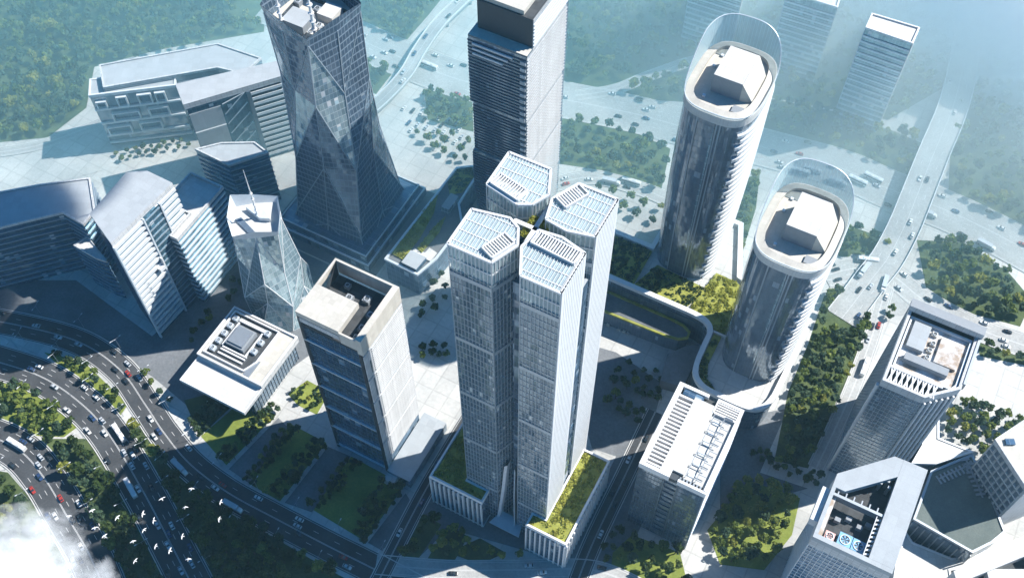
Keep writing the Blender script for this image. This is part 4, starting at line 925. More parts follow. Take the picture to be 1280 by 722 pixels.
# ------------------------------------------------------------------ 9 left hand group
def slab_tower():
    O = P(112, 267, 86); H = 86.0; poly = [(0, 0), (20.5, -9), (23.3, 34), (7.4, 34.3), (-1, 28.6)]
    t = thing('slab_tower', 'tall slab tower with pale grey roof and sunlit striped facade split by a dark bay', 'tower', (*O, 0), GR)
    b = MB(); b.prism(inset(poly, .3), 0, H - 3, 0, 1); b.build('glass_body', [M['stripes'], M['greyroof']], t)
    r = MB(); r.prism(poly, H - 2.98, H, 0, 1); r.build('roof', [M['white'], M['greyroof']], t)
    p, q = poly[1], poly[2]; L = math.dist(p, q); bd = MB(); z = 3.0
    b2_ = MB()
    while z < H - 5: bd.slab(p, q, 0, L * .46, -.32, .9, z, z + 2.0); b2_.slab(p, q, L * .735, L, -.32, .7, z, z + 2.0); z += 4.3
    b2_.build('floor_band', M['fin'], t)
    bd.build('floor_band', M['fin'], t)
    e = MB(); e.slab(p, q, L * .455, L * .475, -.3, 1.2, 0, H - 3.1); e.slab(p, q, L * .72, L * .74, -.3, 1.6, 0, H - 3.1); e.slab(p, q, -.3, .6, -.3, 1.1, 0, H - 3.1); e.build('pilaster', M['pale'], t)
    g_ = MB(); g_.slab(p, q, L * .48, L * .715, .0, 1.0, 0, H - 3.1); g_.build('glazed_bay', M['stripes'], t)
    g2 = MB(); z = 3.0
    while z < H - 5: g2.slab(p, q, L * .48, L * .715, 1.02, 1.3, z, z + .8); z += 4.3
    g2.build('bay_ledge', M['mullion'], t)
    bk = MB(); bk.slab(p, q, L * .36, L * .44, .95, 2.8, 44, 46.5); bk.slab(p, q, L * .44, L * .455, .95, 2.6, 46.6, 52); bk.build('balcony', M['fin'], t)
    bd = MB(); bd.bands((0, 0), (20.5, -9), 3, H - 5, 4.3, .7, .2); bd.bands(poly[4], (0, 0), 3, H - 5, 4.3, .7, .2); bd.build('ledge', M['darkmullion'], t)
slab_tower()
def lower_slab():
    O = P(112, 267, 86); H = 60.0; poly = [(24.2, 20), (28.6, 20), (28.6, 58), (8, 58), (8, 36), (24.2, 36)]
    t = thing('striped_slab', 'lower striped slab in shadow, tucked against the end of the tall slab tower', 'building', (*O, 0), GR)
    b = MB(); b.prism(poly, 0, H - 2, 0, 1); b.build('glass_body', [M['stripes'], M['whiteroof']], t)
    bd = MB(); bd.bands((28.6, 20), (28.6, 58), 3, H - 4, 4.3, 1.1, .8); bd.bands((24.2, 20), (28.6, 20), 3, H - 4, 4.3, 1.1, .3); bd.build('floor_band', M['pale'], t)
    r = MB(); r.ring(ccw(poly), -.3, .6, H - 2.4, H); r.build('parapet', M['white'], t)
lower_slab()
def deep_slab(label, px, H, faces, mats=('stripes', 'greyroof'), band='pale', bh=1.0, name='slab_building', step=4.2, rim='white', bd_d=.6):
    w = px_poly(px, H); O = w[0]; pl = rel(w, O); t = thing(name, label, 'building', (*O, 0)); n = len(pl)
    b = MB(); b.prism(pl, 0, H - .8, 0, 1); b.build('glass_body', [M[mats[0]], M[mats[1]]], t)
    bd = MB()
    for i in range(n):
        p, q = pl[i], pl[(i + 1) % n]; d = (q[0] - p[0], q[1] - p[1]); L = math.hypot(*d)
        if -d[0] / L < -.3 or d[1] / L > .3: bd.bands(p, q, 3, H - 2, step, bh, bd_d)
    if bd.v: bd.build('floor_band', M[band], t)
    r = MB(); r.ring(pl, -.2, .7, H - 1.6, H); r.build('parapet', M[rim], t)
    return t, pl, O
deep_slab('long dark slab with fine storey lines and a broad grey blue roof', [(-90, 306), (31, 276), (78, 265), (104, 280), (118, 262), (112, 222), (50, 230), (-90, 256)], 50, 2, band='mullion', bh=.7)
deep_slab('small light roofed annexe wedged between the long dark slab and tall slab tower', [(92, 306), (109, 294), (133, 326), (120, 322)], 36, 1, ('stripes', 'whiteroof'), band='mullion', bh=.4)
deep_slab('dark prism block with a striped side below the flat roofed bar building', [(244, 186), (286, 206), (335, 190), (318, 177), (276, 178)], 42, 2, ('stripes', 'greyroof'), band='mullion', bh=.8)
def bar_building():
    H = 62.0; w = px_poly([(229, 131), (352, 95), (347, 76), (219, 105)], H); O = P(229, 131, H); w = ccw(w); i0 = min(range(4), key=lambda i: math.dist(w[i], O)); w = w[i0:] + w[:i0]; pl = rel(w, O)
    t = thing('bar_building', 'long bar building under one flat grey roof with a plain wall and a striped end', 'building', (*O, 0)); p, q = pl[0], pl[1]; L = math.dist(p, q)
    b = MB(); b.prism(inset(pl, 1.0), 0, H - 4, 0, 1); b.build('glass_body', [M['stripes'], M['greyroof']], t)
    r = MB(); r.prism(pl, H - 3.9, H, 0, 1); r.build('roof', [M['white'], M['greyroof']], t)
    f = MB(); f.slab(p, q, 1.2, L * .34, -1.2, -.3, 0, H - 9); f.slab(p, q, 1.2, L * .34, -1.0, .4, 0, H * .62); f.build('plain_wall', M['greyroof'], t)
    f = MB(); f.bands(tuple(a + (b_ - a) * .66 for a, b_ in zip(p, q)), q, 3, H - 5, 4.3, 2.0, .3); f.build('floor_band', M['fin'], t)
    f = MB(); f.slab(p, q, L * .62, L * .66, -1.2, .6, 0, H - 4); f.build('pilaster', M['darkmullion'], t)
    f = MB(); a = [p[i] + (q[i] - p[i]) * .36 for i in (0, 1)]; c = [p[i] + (q[i] - p[i]) * .6 for i in (0, 1)]
    for k in range(7): z = 6 + k * 8; f.tube((*a, z), (*c, z + 12 if z + 12 < H - 4 else H - 4), .3, n=4)
    f.build('bracing', M['pale'], t)
    f = MB(); f.slab(p, q, L - 1.4, L, -.95, .0, 0, H - 4); f.build('end_wall', M['white'], t)
bar_building()
def balcony_building():
    H = 43.0; a, c = P(111, 119, H), P(219, 106, H); O = a; d = ((c[0] - a[0]), (c[1] - a[1])); L = math.hypot(*d); rot = math.atan2(d[1], d[0])
    t = thing('balcony_building', 'grey block with a patchwork of white framed loggias facing the shaded plaza', 'building', (*O, 0), rot)
    b = MB(); b.box(0, L, 0, 13, 0, H - .6, 0, 1); b.build('wall', [M['glassdark'], M['greyroof']], t)
    r = MB(); r.ring([(0, 0), (L, 0), (L, 13), (0, 13)], -.3, .7, H - 2, H); r.build('parapet', M['fin'], t)
    lg = MB()
    for z in (2, 8.2, 19, 30.5): lg.slab((0, 0), (L, 0), 0, L, -.1, 1.2, z, z + 1.3)
    lg.build('ledge', M['fin'], t)
    for s0, s1, z0, z1 in ((2, 16, 9.6, 16.4), (21, 34, 10.2, 17), (8, 24, 20.4, 27.4), (29, 41, 21, 28), (14, 20, 32, 40), (26, 34, 32, 40), (36, 42, 32, 40), (2, 8, 32, 38)):
        if s1 < L - .3:
            f = MB(); f.slab((0, 0), (L, 0), s0, s0 + .8, -.05, 1.9, z0, z1); f.slab((0, 0), (L, 0), s1 - .8, s1, -.05, 1.9, z0, z1); f.slab((0, 0), (L, 0), s0 + .81, s1 - .81, -.05, 1.88, z0, z0 + .8); f.slab((0, 0), (L, 0), s0 + .81, s1 - .81, -.05, 1.88, z1 - .8, z1)
            o = f.build('loggia', M['fin'], t)
            for k in range(3): g_ = MB(); w_ = (s1 - s0 - 2) / 3; g_.slab((0, 0), (L, 0), s0 + 1 + k * w_, s0 + .7 + (k + 1) * w_, .03, .2, z0 + 1, z1 - 1); g_.build('window', M['glassblue'], o)
balcony_building()
deep_slab('broad flat roofed building at the wood edge behind the block with loggias', [(124, 81), (272, 54), (326, 72), (304, 92), (272, 84), (129, 109)], 46, 2, ('glassdark', 'greyroof'), band='mullion', bh=1.2, step=6)
# misty towers far up the avenue
for k, (lab, px, H) in enumerate((('distant misty tower with a bright blank roof standing clear of its neighbours', [(1082, 34), (1141, 54), (1150, 34), (1090, 16)], 74),
        ('distant misty tower with thin sunlit edge, between taller curved tower and clear bright roof', [(984, -10), (1047, 9), (1056, -20), (994, -38)], 62),
        ('distant misty tower rising just beyond the crown of the taller curved tower', [(868, -46), (933, -26), (941, -56), (878, -76)], 64))):
    w = [P(x, y, H) for x, y in px]; O = w[0]; pl = rel(w, O); t = thing('distant_tower', lab, 'tower', (*O, 0))
    b = MB(); b.prism(inset(pl, .3), 0, H - 1, 0, 1); b.build('glass_body', [M['glasspale'], M['whiteroof']], t)
    f = MB(); f.bands(pl[0], pl[1], 4, H - 3, 4.2, 1.4, .2); f.bands(pl[3], pl[0], 4, H - 3, 4.2, 1.4, .2); f.build('floor_band', M['pale'], t)
    f = MB(); f.slab(pl[1], pl[2], 0, math.dist(pl[1], pl[2]), -.3, .3, 0, H - .5); f.build('white_flank', M['white'], t)
    r = MB(); r.ring(pl, 0, .8, H - .98, H); r.build('parapet', M['paint'], t)
# ------------------------------------------------------------------ trees
def crown_mesh(name, mat, seed, nc=11, per=40, size=.15, tall=.85):
    random.seed(seed); cl = []
    for i in range(nc):
        while True:
            p = Vector((random.uniform(-1, 1), random.uniform(-1, 1), random.uniform(-1, 1)))
            if p.length < 1: break
        cl.append((Vector((p.x * .62, p.y * .62, p.z * .5 * tall)), random.uniform(.26, .44)))
    v = []; f = []
    for c, r in cl:
        for k in range(per):
            d = Vector((random.gauss(0, 1), random.gauss(0, 1), random.gauss(.35, 1))).normalized(); p = c + d * r * random.uniform(.7, 1.08)
            nrm = (d + Vector((random.gauss(0, .5), random.gauss(0, .5), random.gauss(.2, .5)))).normalized(); s = nrm.orthogonal().normalized(); t = nrm.cross(s); a = random.random() * 6.28
            s, t = s * math.cos(a) + t * math.sin(a), t * math.cos(a) - s * math.sin(a); w, h = size * random.uniform(.55, 1.25), size * random.uniform(.55, 1.25); b = len(v)
            v += [p - s * w - t * h * .5, p + s * w * .3 - t * h, p + s * w + t * h * .4, p - s * w * .2 + t * h]; f.append((b, b + 1, b + 2, b + 3))
    me = bpy.data.meshes.new(name); me.from_pydata([tuple(q) for q in v], [], f); me.materials.append(M[mat]); me.update(); return me
def trunk_mesh(seed):
    random.seed(seed); b = MB(); b.tube((0, 0, -1.75), (.03, .02, -.5), .085, .055, 7)
    for k in range(5):
        a = k * 1.26 + random.random(); b.tube((.02, .01, -.65 + k * .05), (math.cos(a) * .5, math.sin(a) * .5, .05 + .1 * (k % 3)), .035, .012, 5)
    b.tube((.03, .02, -.5), (0, 0, .35), .05, .015, 6)
    me = bpy.data.meshes.new('trunk'); me.from_pydata(b.v, [], b.f); me.materials.append(M['bark']); me.update(); return me
CR = {m: [crown_mesh('crown', m, s + 31 * j) for s in range(5)] for j, m in enumerate(('leaf', 'leafdark', 'leafblue', 'leaflime'))}
LOW = {m: [crown_mesh('crown_far', m, 100 + s + 31 * j, 8, 20, .23) for s in range(5)] for j, m in enumerate(('leaf', 'leafdark', 'leafblue', 'leaflime'))}
TRK = [trunk_mesh(s) for s in range(3)]
random.seed(5)
WOODS = [  # photograph outline, spacing, crown radius range, leaf, label, group
 ([(-30, 478), (45, 472), (84, 498), (108, 520), (80, 542), (-30, 540)], 6.6, (3.2, 4.6), 'leaf', 'round sunlit tree on the grass island beside the sweeping multi lane road', 'trees on the sunlit road island'),
 ([(70, 445), (106, 456), (150, 492), (160, 510), (148, 514), (104, 474)], 5.6, (2.4, 3.4), 'leaf', 'small tree in the sunlit planted strip between two carriageways', 'trees in the planted strip between carriageways'),
 ([(150, 448), (186, 466), (216, 505), (206, 512), (172, 478)], 7, (2.2, 3.2), 'leaf', 'small street tree along the kerb below the striped slab tower', 'street trees below the slab tower'),
 ([(150, 535), (188, 538), (250, 606), (326, 664), (420, 718), (268, 735), (218, 645)], 6.4, (3.4, 4.8), 'leafdark', 'dark tree in the shaded wood between the two curving carriageways', 'trees in the shaded wood between carriageways'),
 ([(58, 552), (106, 550), (168, 624), (222, 735), (172, 735), (122, 655)], 6.6, (3.4, 4.8), 'leafdark', 'dark tree in the shaded wedge inside the lower bend of the roads', 'trees in the shaded road wedge'),
 ([(-30, 592), (6, 594), (58, 652), (92, 735), (-30, 735)], 7.5, (3.4, 4.6), 'leafdark', 'dark tree beyond the outermost road, under the drifting cloud', 'trees beyond the outermost road'),
 ([(236, 528), (252, 545), (300, 500), (284, 492)], 3.7, (2.0, 2.7), 'leafdark', 'hedge tree in the row along the first park strip below the machinery roof', 'row trees of the first park strip'),
 ([(276, 572), (286, 582), (350, 516), (338, 506)], 3.7, (2.0, 2.7), 'leafdark', 'hedge tree in the row along the first park strip below the machinery roof', 'row trees of the first park strip'),
 ([(306, 600), (318, 608), (374, 540), (362, 530)], 3.7, (2.0, 2.7), 'leafdark', 'hedge tree in a row flanking the second, middle park strip', 'row trees of the middle park strip'),
 ([(334, 618), (352, 628), (410, 562), (394, 548)], 3.7, (2.0, 2.7), 'leafdark', 'hedge tree in a row flanking the second, middle park strip', 'row trees of the middle park strip'),
 ([(388, 632), (402, 642), (452, 582), (438, 572)], 3.7, (2.0, 2.7), 'leafdark', 'hedge tree in a row flanking the widest park strip, under the square tower', 'row trees of the widest park strip'),
 ([(438, 668), (458, 678), (508, 612), (480, 600)], 3.7, (2.0, 2.8), 'leafdark', 'hedge tree in a row flanking the widest park strip, under the square tower', 'row trees of the widest park strip'),
 ([(482, 690), (510, 702), (546, 655), (526, 642)], 5.4, (2.6, 3.6), 'leafdark', 'dark tree in the little grove before the fin clad podium wing', 'grove trees before the podium'),
 ([(528, 704), (566, 712), (604, 690), (584, 668), (560, 660)], 5.6, (2.6, 3.6), 'leaf', 'tree in the forecourt grove between the podium wings and the front street', 'forecourt trees'),
 ([(590, 712), (640, 712), (652, 694), (610, 690)], 6.2, (2.2, 3.0), 'leaf', 'small tree at the kerb of the front street below the tower entrance', 'kerb trees of the front street'),
 ([(736, 716), (752, 720), (778, 664), (766, 658)], 5.0, (1.9, 2.7), 'leafdark', 'slim tree in the row between the podium and the louvred white roofed block', 'row trees beside the podium'),
 ([(772, 700), (790, 672), (846, 692), (858, 735), (770, 735)], 6.4, (2.8, 3.8), 'leafdark', 'dark tree on the lawn in front of the louvred white roofed block', 'lawn trees before the louvred block'),
 ([(762, 480), (776, 472), (828, 494), (820, 506)], 4.6, (2.2, 2.9), 'leafdark', 'dark tree of the two short rows between the skyscraper and the louvred block', 'short tree rows by the skyscraper'),
 ([(752, 504), (764, 496), (812, 522), (804, 534)], 4.6, (2.2, 2.9), 'leafdark', 'dark tree of the two short rows between the skyscraper and the louvred block', 'short tree rows by the skyscraper'),
 ([(760, 462), (780, 452), (838, 470), (830, 484)], 6, (2.0, 2.8), 'leafdark', 'dark tree at the foot of the curving podium terrace', 'trees at the podium terrace'),
 ([(886, 660), (936, 598), (990, 620), (990, 650), (958, 708), (904, 704)], 5.6, (2.8, 4.0), 'leaf', 'tree in the garden grove beside the louvred block, half in sun', 'garden grove beside the louvred block'),
 ([(936, 570), (948, 560), (1026, 598), (1018, 612)], 4.6, (2.2, 3.0), 'leafdark', 'dark tree in the single row leading to the lattice roofed tower', 'single row before the lattice tower'),
 ([(1036, 368), (1070, 354), (1092, 382), (1076, 440), (1046, 498), (1012, 580), (974, 572), (990, 490), (1014, 430)], 5.4, (2.6, 3.9), 'leaf', 'leafy tree in the dense long belt between the curved tower and the lattice roofed tower', 'dense belt beside the lattice tower'),
 ([(1112, 354), (1114, 388), (1098, 430), (1096, 384)], 5.6, (2.4, 3.2), 'leaf', 'leafy tree in the dense long belt between the curved tower and the lattice roofed tower', 'dense belt beside the lattice tower'),
 ([(1176, 528), (1206, 500), (1276, 524), (1262, 556), (1222, 566), (1184, 552)], 5.2, (2.6, 3.8), 'leaf', 'bright tree in the garden behind the white roof terrace and the punched window block', 'garden behind the white terrace'),
 ([(1150, 668), (1160, 660), (1200, 682), (1192, 692)], 4.8, (2.0, 2.8), 'leaf', 'tree in the narrow court at the foot of the green grey hall', 'court trees below the hall'),
 ([(1150, 304), (1205, 306), (1258, 344), (1284, 376), (1270, 400), (1200, 384), (1160, 358)], 6.6, (2.2, 4.8), 'leaf', 'bushy tree in the wood across the junction from the lattice roofed tower', 'wood across the junction'),
 ([(1226, 428), (1290, 438), (1290, 454), (1230, 444)], 5.4, (2.4, 3.4), 'leaf', 'tree of the row along the pale road at the picture edge', 'row along the pale road'),
 ([(1046, 280), (1108, 302), (1098, 320), (1050, 316)], 6, (2.8, 3.8), 'leaf', 'tree on the corner lawn where the raised road meets the junction', 'corner lawn trees'),
 ([(908, 235), (948, 218), (942, 262), (920, 332), (900, 334)], 5.8, (2.6, 3.8), 'leaf', 'tree between the two curved towers', 'trees between the curved towers'),
 ([(704, 145), (788, 168), (834, 190), (822, 238), (762, 210), (704, 200)], 7.0, (2.2, 4.8), 'leaf', 'tree in the wood beside the motorway behind the skyscraper', 'wood behind the skyscraper'),
 ([(740, 225), (830, 262), (818, 285), (760, 262)], 9, (2.4, 3.6), 'leaf', 'street tree scattered on the pale plaza behind the skyscraper', 'plaza trees behind the skyscraper'),
 ([(522, 345), (556, 338), (560, 380), (528, 400)], 7, (2.2, 3.2), 'leafdark', 'dark tree on the plaza between the square tower and the skyscraper', 'plaza trees by the square tower'),
 ([(524, 436), (556, 430), (560, 448), (530, 452)], 5, (2.2, 3.0), 'leaf', 'tree on the plaza at the sunlit flank of the square tower', 'trees at the sunlit flank'),
 ([(292, 350), (312, 330), (300, 372), (282, 384)], 5.5, (2.2, 3.0), 'leafdark', 'dark tree in the lane beside the pale crystal tower', 'lane trees by the crystal tower'),
 ([(248, 400), (262, 388), (272, 396), (236, 436)], 6, (2.0, 2.8), 'leafdark', 'dark tree along the edge of the machinery roofed block', 'trees by the machinery roof'),
 ([(362, 492), (384, 478), (410, 490), (394, 514), (372, 504)], 4.6, (1.6, 2.4), 'leafdark', 'low tree in the small garden between the machinery roof and the square tower', 'small garden trees'),
 ([(530, 114), (588, 120), (592, 162), (536, 148)], 6, (2.6, 3.8), 'leaf', 'tree on the small green beside the dark stacked tower', 'trees beside the stacked tower'),
 ([(520, 166), (588, 172), (588, 206), (556, 200)], 8.2, (2.2, 3.2), 'leaf', 'tree dotted over the pale car park beside the dark stacked tower', 'car park trees'),
 ([(945, 122), (1045, 142), (1118, 166), (1166, 188), (1138, 232), (1100, 222), (1040, 198), (950, 170)], 7.4, (2.4, 5.2), 'leaf', 'tree of the far wood', ''),
 ([(1196, 116), (1290, 102), (1296, 296), (1240, 270), (1188, 244)], 7.6, (2.4, 5.2), 'leaf', 'tree of the far wood', ''),
 ([(692, -20), (880, -20), (900, 100), (858, 124), (800, 122), (770, 100), (740, 98), (694, 102)], 7.6, (2.4, 5.2), 'leaf', 'tree of the far wood', ''),
 ([(930, -20), (1200, -20), (1196, 96), (1110, 150), (950, 110)], 8, (2.4, 5), 'leaf', 'tree of the far wood', ''),
 ([(-60, -40), (330, -40), (325, 36), (200, 58), (116, 80), (106, 132), (60, 166), (-60, 182)], 7.0, (2.4, 5.4), 'leaf', 'tree of the far wood', ''),
 ([(140, 74), (260, 44), (262, 52), (150, 80)], 7, (2.2, 3.0), 'leaf', 'tree of the far wood', ''),
 ([(450, -20), (565, -20), (530, 22), (500, 56), (456, 38)], 6.6, (3, 4.4), 'leaf', 'tree of the far wood', ''), ([(454, 64), (496, 82), (470, 112), (456, 106)], 6.4, (3, 4), 'leaf', 'tree of the far wood', ''),
 ([(1216, -20), (1300, -20), (1300, 90), (1210, 96)], 8, (3, 4.4), 'leaf', 'tree of the far wood', ''),
 ([(138, 192), (236, 176), (240, 184), (150, 202)], 5, (1.6, 2.4), 'leaf', 'tree of the far wood', ''),
]
spots = []; RP = [(q.x, q.y, rw / 2 + 1.2) for rp, rw, _, _ in ROADS.values() for q in resample(rp, 3.0) if q.z < 4]
RC = {}
for x_, y_, w_ in RP: RC.setdefault((int(x_ // 20), int(y_ // 20)), []).append((x_, y_, w_))
def on_road(x, y): return any((x - a) ** 2 + (y - b_) ** 2 < w_ * w_ for i in (-1, 0, 1) for j in (-1, 0, 1) for a, b_, w_ in RC.get((int(x // 20) + i, int(y // 20) + j), ()))
for wi, (px, sp, rr, leaf, lab, grp) in enumerate(WOODS):
    poly = [P(*p) for p in px]; xs = [p[0] for p in poly]; ys = [p[1] for p in poly]; got = []; cell = {}
    tries = int((max(xs) - min(xs)) * (max(ys) - min(ys)) / sp ** 2 * 50) + 300
    for _ in range(tries):
        x, y = random.uniform(min(xs), max(xs)), random.uniform(min(ys), max(ys))
        if not in_poly(x, y, poly): continue
        k = (int(x // sp), int(y // sp))
        if any(math.dist(q, (x, y)) < sp * .82 for i in (-1, 0, 1) for j in (-1, 0, 1) for q in cell.get((k[0] + i, k[1] + j), ())): continue
        if on_road(x, y): continue
        cell.setdefault(k, []).append((x, y)); spots.append((math.dist((x, y, 0), (0, 0, CAM_H)), x, y, random.uniform(*rr), leaf, lab, grp, wi))
def in_frame(x, y, m=12):
    d = (x, y, -CAM_H); w = d[1] * _c + CAM_H * _s; u = d[1] * _s - CAM_H * _c
    px, py = 640 + FPX * x / w, 361 - FPX * u / w; return -m < px < 1280 + m and -m < py < 722 + m
spots.sort(key=lambda s: s[0]); near = [s for s in spots if s[6] and in_frame(s[1], s[2])]; NEAR = set(id(s) for s in near[:300])
proto = {}
for s in near[:300]:
    _, x, y, r, leaf, lab, grp, wi = s; i, j = random.randrange(5), random.randrange(3)
    t = bpy.data.objects.new('tree', None); COL.objects.link(t); t.empty_display_size = 1; t.location = (x, y, .1); t.rotation_euler = (0, 0, random.random() * 6.28)
    r *= random.uniform(.75, 1.2); z = random.uniform(.85, 1.35); t.scale = (r, r, r * z); t['label'] = lab; t['category'] = 'tree'; t['group'] = grp
    if random.random() < .3: leaf = random.choice(('leafblue', 'leaflime') if leaf == 'leaf' else ('leafblue', 'leafblue', 'leaf'))
    for nm, me in (('trunk', TRK[j]), ('crown', CR[leaf][i])):
        if (nm, me.name) not in proto: o = bpy.data.objects.new(nm, me); proto[(nm, me.name)] = o
        else: o = proto[(nm, me.name)].copy()
        COL.objects.link(o); o.parent = t; o.location = (0, 0, 1.75)
def woodland(sel, mat):
    V = []; F = []; nv = 0
    for s in sel:
        _, x, y, r, leaf, lab, grp, wi = s; me = random.choice(LOW[mat]); n = len(me.vertices); a = np.empty(n * 3, dtype=np.float32); me.vertices.foreach_get('co', a); a = a.reshape(-1, 3)
        th = random.random() * 6.28; c, q = math.cos(th), math.sin(th); b = np.stack([(a[:, 0] * c - a[:, 1] * q) * r + x, (a[:, 0] * q + a[:, 1] * c) * r + y, (a[:, 2] + 1.5) * r * random.uniform(.85, 1.15)], 1); V.append(b)
        F.append(np.arange(n).reshape(-1, 4) + nv); nv += n
    V = np.concatenate(V); F = np.concatenate(F); me = bpy.data.meshes.new('woodland'); me.vertices.add(len(V)); me.vertices.foreach_set('co', V.ravel()); me.loops.add(F.size); me.loops.foreach_set('vertex_index', F.ravel().astype(np.int32))
    me.polygons.add(len(F)); me.polygons.foreach_set('loop_start', np.arange(0, F.size, 4, dtype=np.int32)); me.polygons.foreach_set('loop_total', np.full(len(F), 4, dtype=np.int32)); me.materials.append(M[mat]); me.update(calc_edges=True)
    o = bpy.data.objects.new('woodland', me); COL.objects.link(o); o['kind'] = 'stuff'; return o
rest = [s for s in spots if id(s) not in NEAR]
kinds = {}
for s in rest: kinds.setdefault(s[4] if random.random() > .6 else random.choice(('leafblue', 'leafblue', 'leafblue', 'leaflime', 'leafdark')), []).append(s)
for mt, sel in kinds.items(): woodland(sel, mt)
print('trees', len(spots), 'near', len(near), 'rest', len(rest))

# ------------------------------------------------------------------ vehicles
def loft(mb, secs, mi=0):
    for a, b in zip(secs, secs[1:]):
        n = len(a)
        for k in range(n): mb.face([a[k], a[(k + 1) % n], b[(k + 1) % n], b[k]], mi)
    mb.face(list(reversed(secs[0])), mi); mb.face(secs[-1], mi)
def sec(x, w, z0, z1, r=.18): return [(x, -w, z0), (x, w, z0), (x, w, z1 - r), (x, w - r, z1), (x, -w + r, z1), (x, -w, z1 - r)]
def as_mesh(mb, name, mats): o = mb.build(name, mats); me = o.data; bpy.data.objects.remove(o); return me
b = MB(); loft(b, [sec(-2.25, .80, .42, .85), sec(-2.1, .9, .3, .98), sec(-1.2, .92, .28, 1.02), sec(.9, .92, .28, 1.0), sec(1.95, .88, .3, .86), sec(2.28, .76, .4, .7)]); loft(b, [sec(-1.25, .66, 1.38, 1.47, .06), sec(.2, .68, 1.4, 1.5, .06)])
BODY = {c: None for c in CARC}
for c in CARC: BODY[c] = as_mesh(b, 'body', M['car ' + c])
b = MB(); loft(b, [sec(-1.85, .78, .95, 1.0, .03), sec(-1.28, .74, .96, 1.41, .08), sec(.3, .74, .96, 1.43, .08), sec(1.05, .8, .95, 1.0, .03)]); CABIN = as_mesh(b, 'window_band', M['carglass'])
b = MB(); b.tube((0, -.11, 0), (0, .11, 0), .33, .33, 12); WHEEL = as_mesh(b, 'wheel', M['tyre'])
b = MB(); loft(b, [sec(-5.8, 1.22, .35, 3.0), sec(-5.6, 1.25, .3, 3.15), sec(5.4, 1.25, .3, 3.15), sec(5.9, 1.2, .4, 2.6)]); b.box(-3, -1, -.7, .7, 3.14, 3.4); b.box(1.5, 3, -.7, .7, 3.14, 3.4); BUS = as_mesh(b, 'body', M['car white'])
b = MB(); b.box(-5.5, 5.6, -1.27, 1.27, 1.5, 2.4); BUSW = as_mesh(b, 'window_band', M['carglass'])
b = MB(); b.box(-5.5, 2.9, -1.25, 1.25, .95, 3.5); b.box(-5.4, 5.2, -.9, .9, .45, .94); LBOX = as_mesh(b, 'cargo_box', M['car silver'])
b = MB(); loft(b, [sec(3.2, 1.15, .5, 2.7), sec(4.6, 1.15, .5, 2.7), sec(5.4, 1.1, .5, 1.7)]); LCAB = as_mesh(b, 'cab', M['car white'])
VP = {}
def vehicle(kind, x, y, z, rot, color, label, group, wheels):
    t = bpy.data.objects.new(kind, None); COL.objects.link(t); t.location = (x, y, z); t.rotation_euler = (0, 0, rot); t['label'] = label; t['category'] = kind.replace('parked_', ''); t['group'] = group
    if kind == 'car': parts = [('body', BODY[color], (0, 0, 0)), ('window_band', CABIN, (0, 0, 0))] + ([('wheel', WHEEL, (sx * 1.35, sy * .84, .33)) for sx in (-1, 1) for sy in (-1, 1)] if wheels else [])
    elif kind == 'bus': parts = [('body', BUS, (0, 0, 0)), ('window_band', BUSW, (0, 0, 0))] + [('wheel', WHEEL, (sx, sy * 1.17, .4)) for sx in (-3.4, 3.6) for sy in (-1, 1)]
    else: parts = [('cargo_box', LBOX, (0, 0, 0)), ('cab', LCAB, (0, 0, 0))] + [('wheel', WHEEL, (sx, sy * 1.12, .4)) for sx in (-3.8, 4.2) for sy in (-1, 1)]
    for nm, me, l in parts:
        k = (nm, me.name)
        if k not in VP: o = bpy.data.objects.new(nm, me); VP[k] = o
        else: o = VP[k].copy()
        COL.objects.link(o); o.parent = t; o.location = l
        if nm == 'wheel' and kind != 'car': o.scale = (1.25, 1.3, 1.25)
random.seed(23)
TRAFFIC = [('mid', 30, 'on the middle dark carriageway', True, .3), ('right', 26, 'on the dark road curving past the park strips', True, .3), ('low', 24, 'on the outermost dark carriageway near the cloud', True, .3), ('front', 4, 'on the pale street below the podium', True, .3),
           ('highway', 64, 'on the pale motorway', False, .26), ('junction', 18, 'at the sunlit junction beyond the lattice roofed tower', False, .22), ('viaduct east', 16, 'on the wide raised road', False, .22), ('avenue', 6, 'on the narrow avenue beside the tree belt', False, .27), ('viaduct north', 6, 'on the narrow flyover', False, .26), ('lane west', 6, 'on the lane between the square tower and the skyscraper', True, .3), ('lane east', 6, 'on the lane between the skyscraper and the louvred block', True, .3), ('north', 6, 'on the plaza road behind the skyscraper', False, .27)]
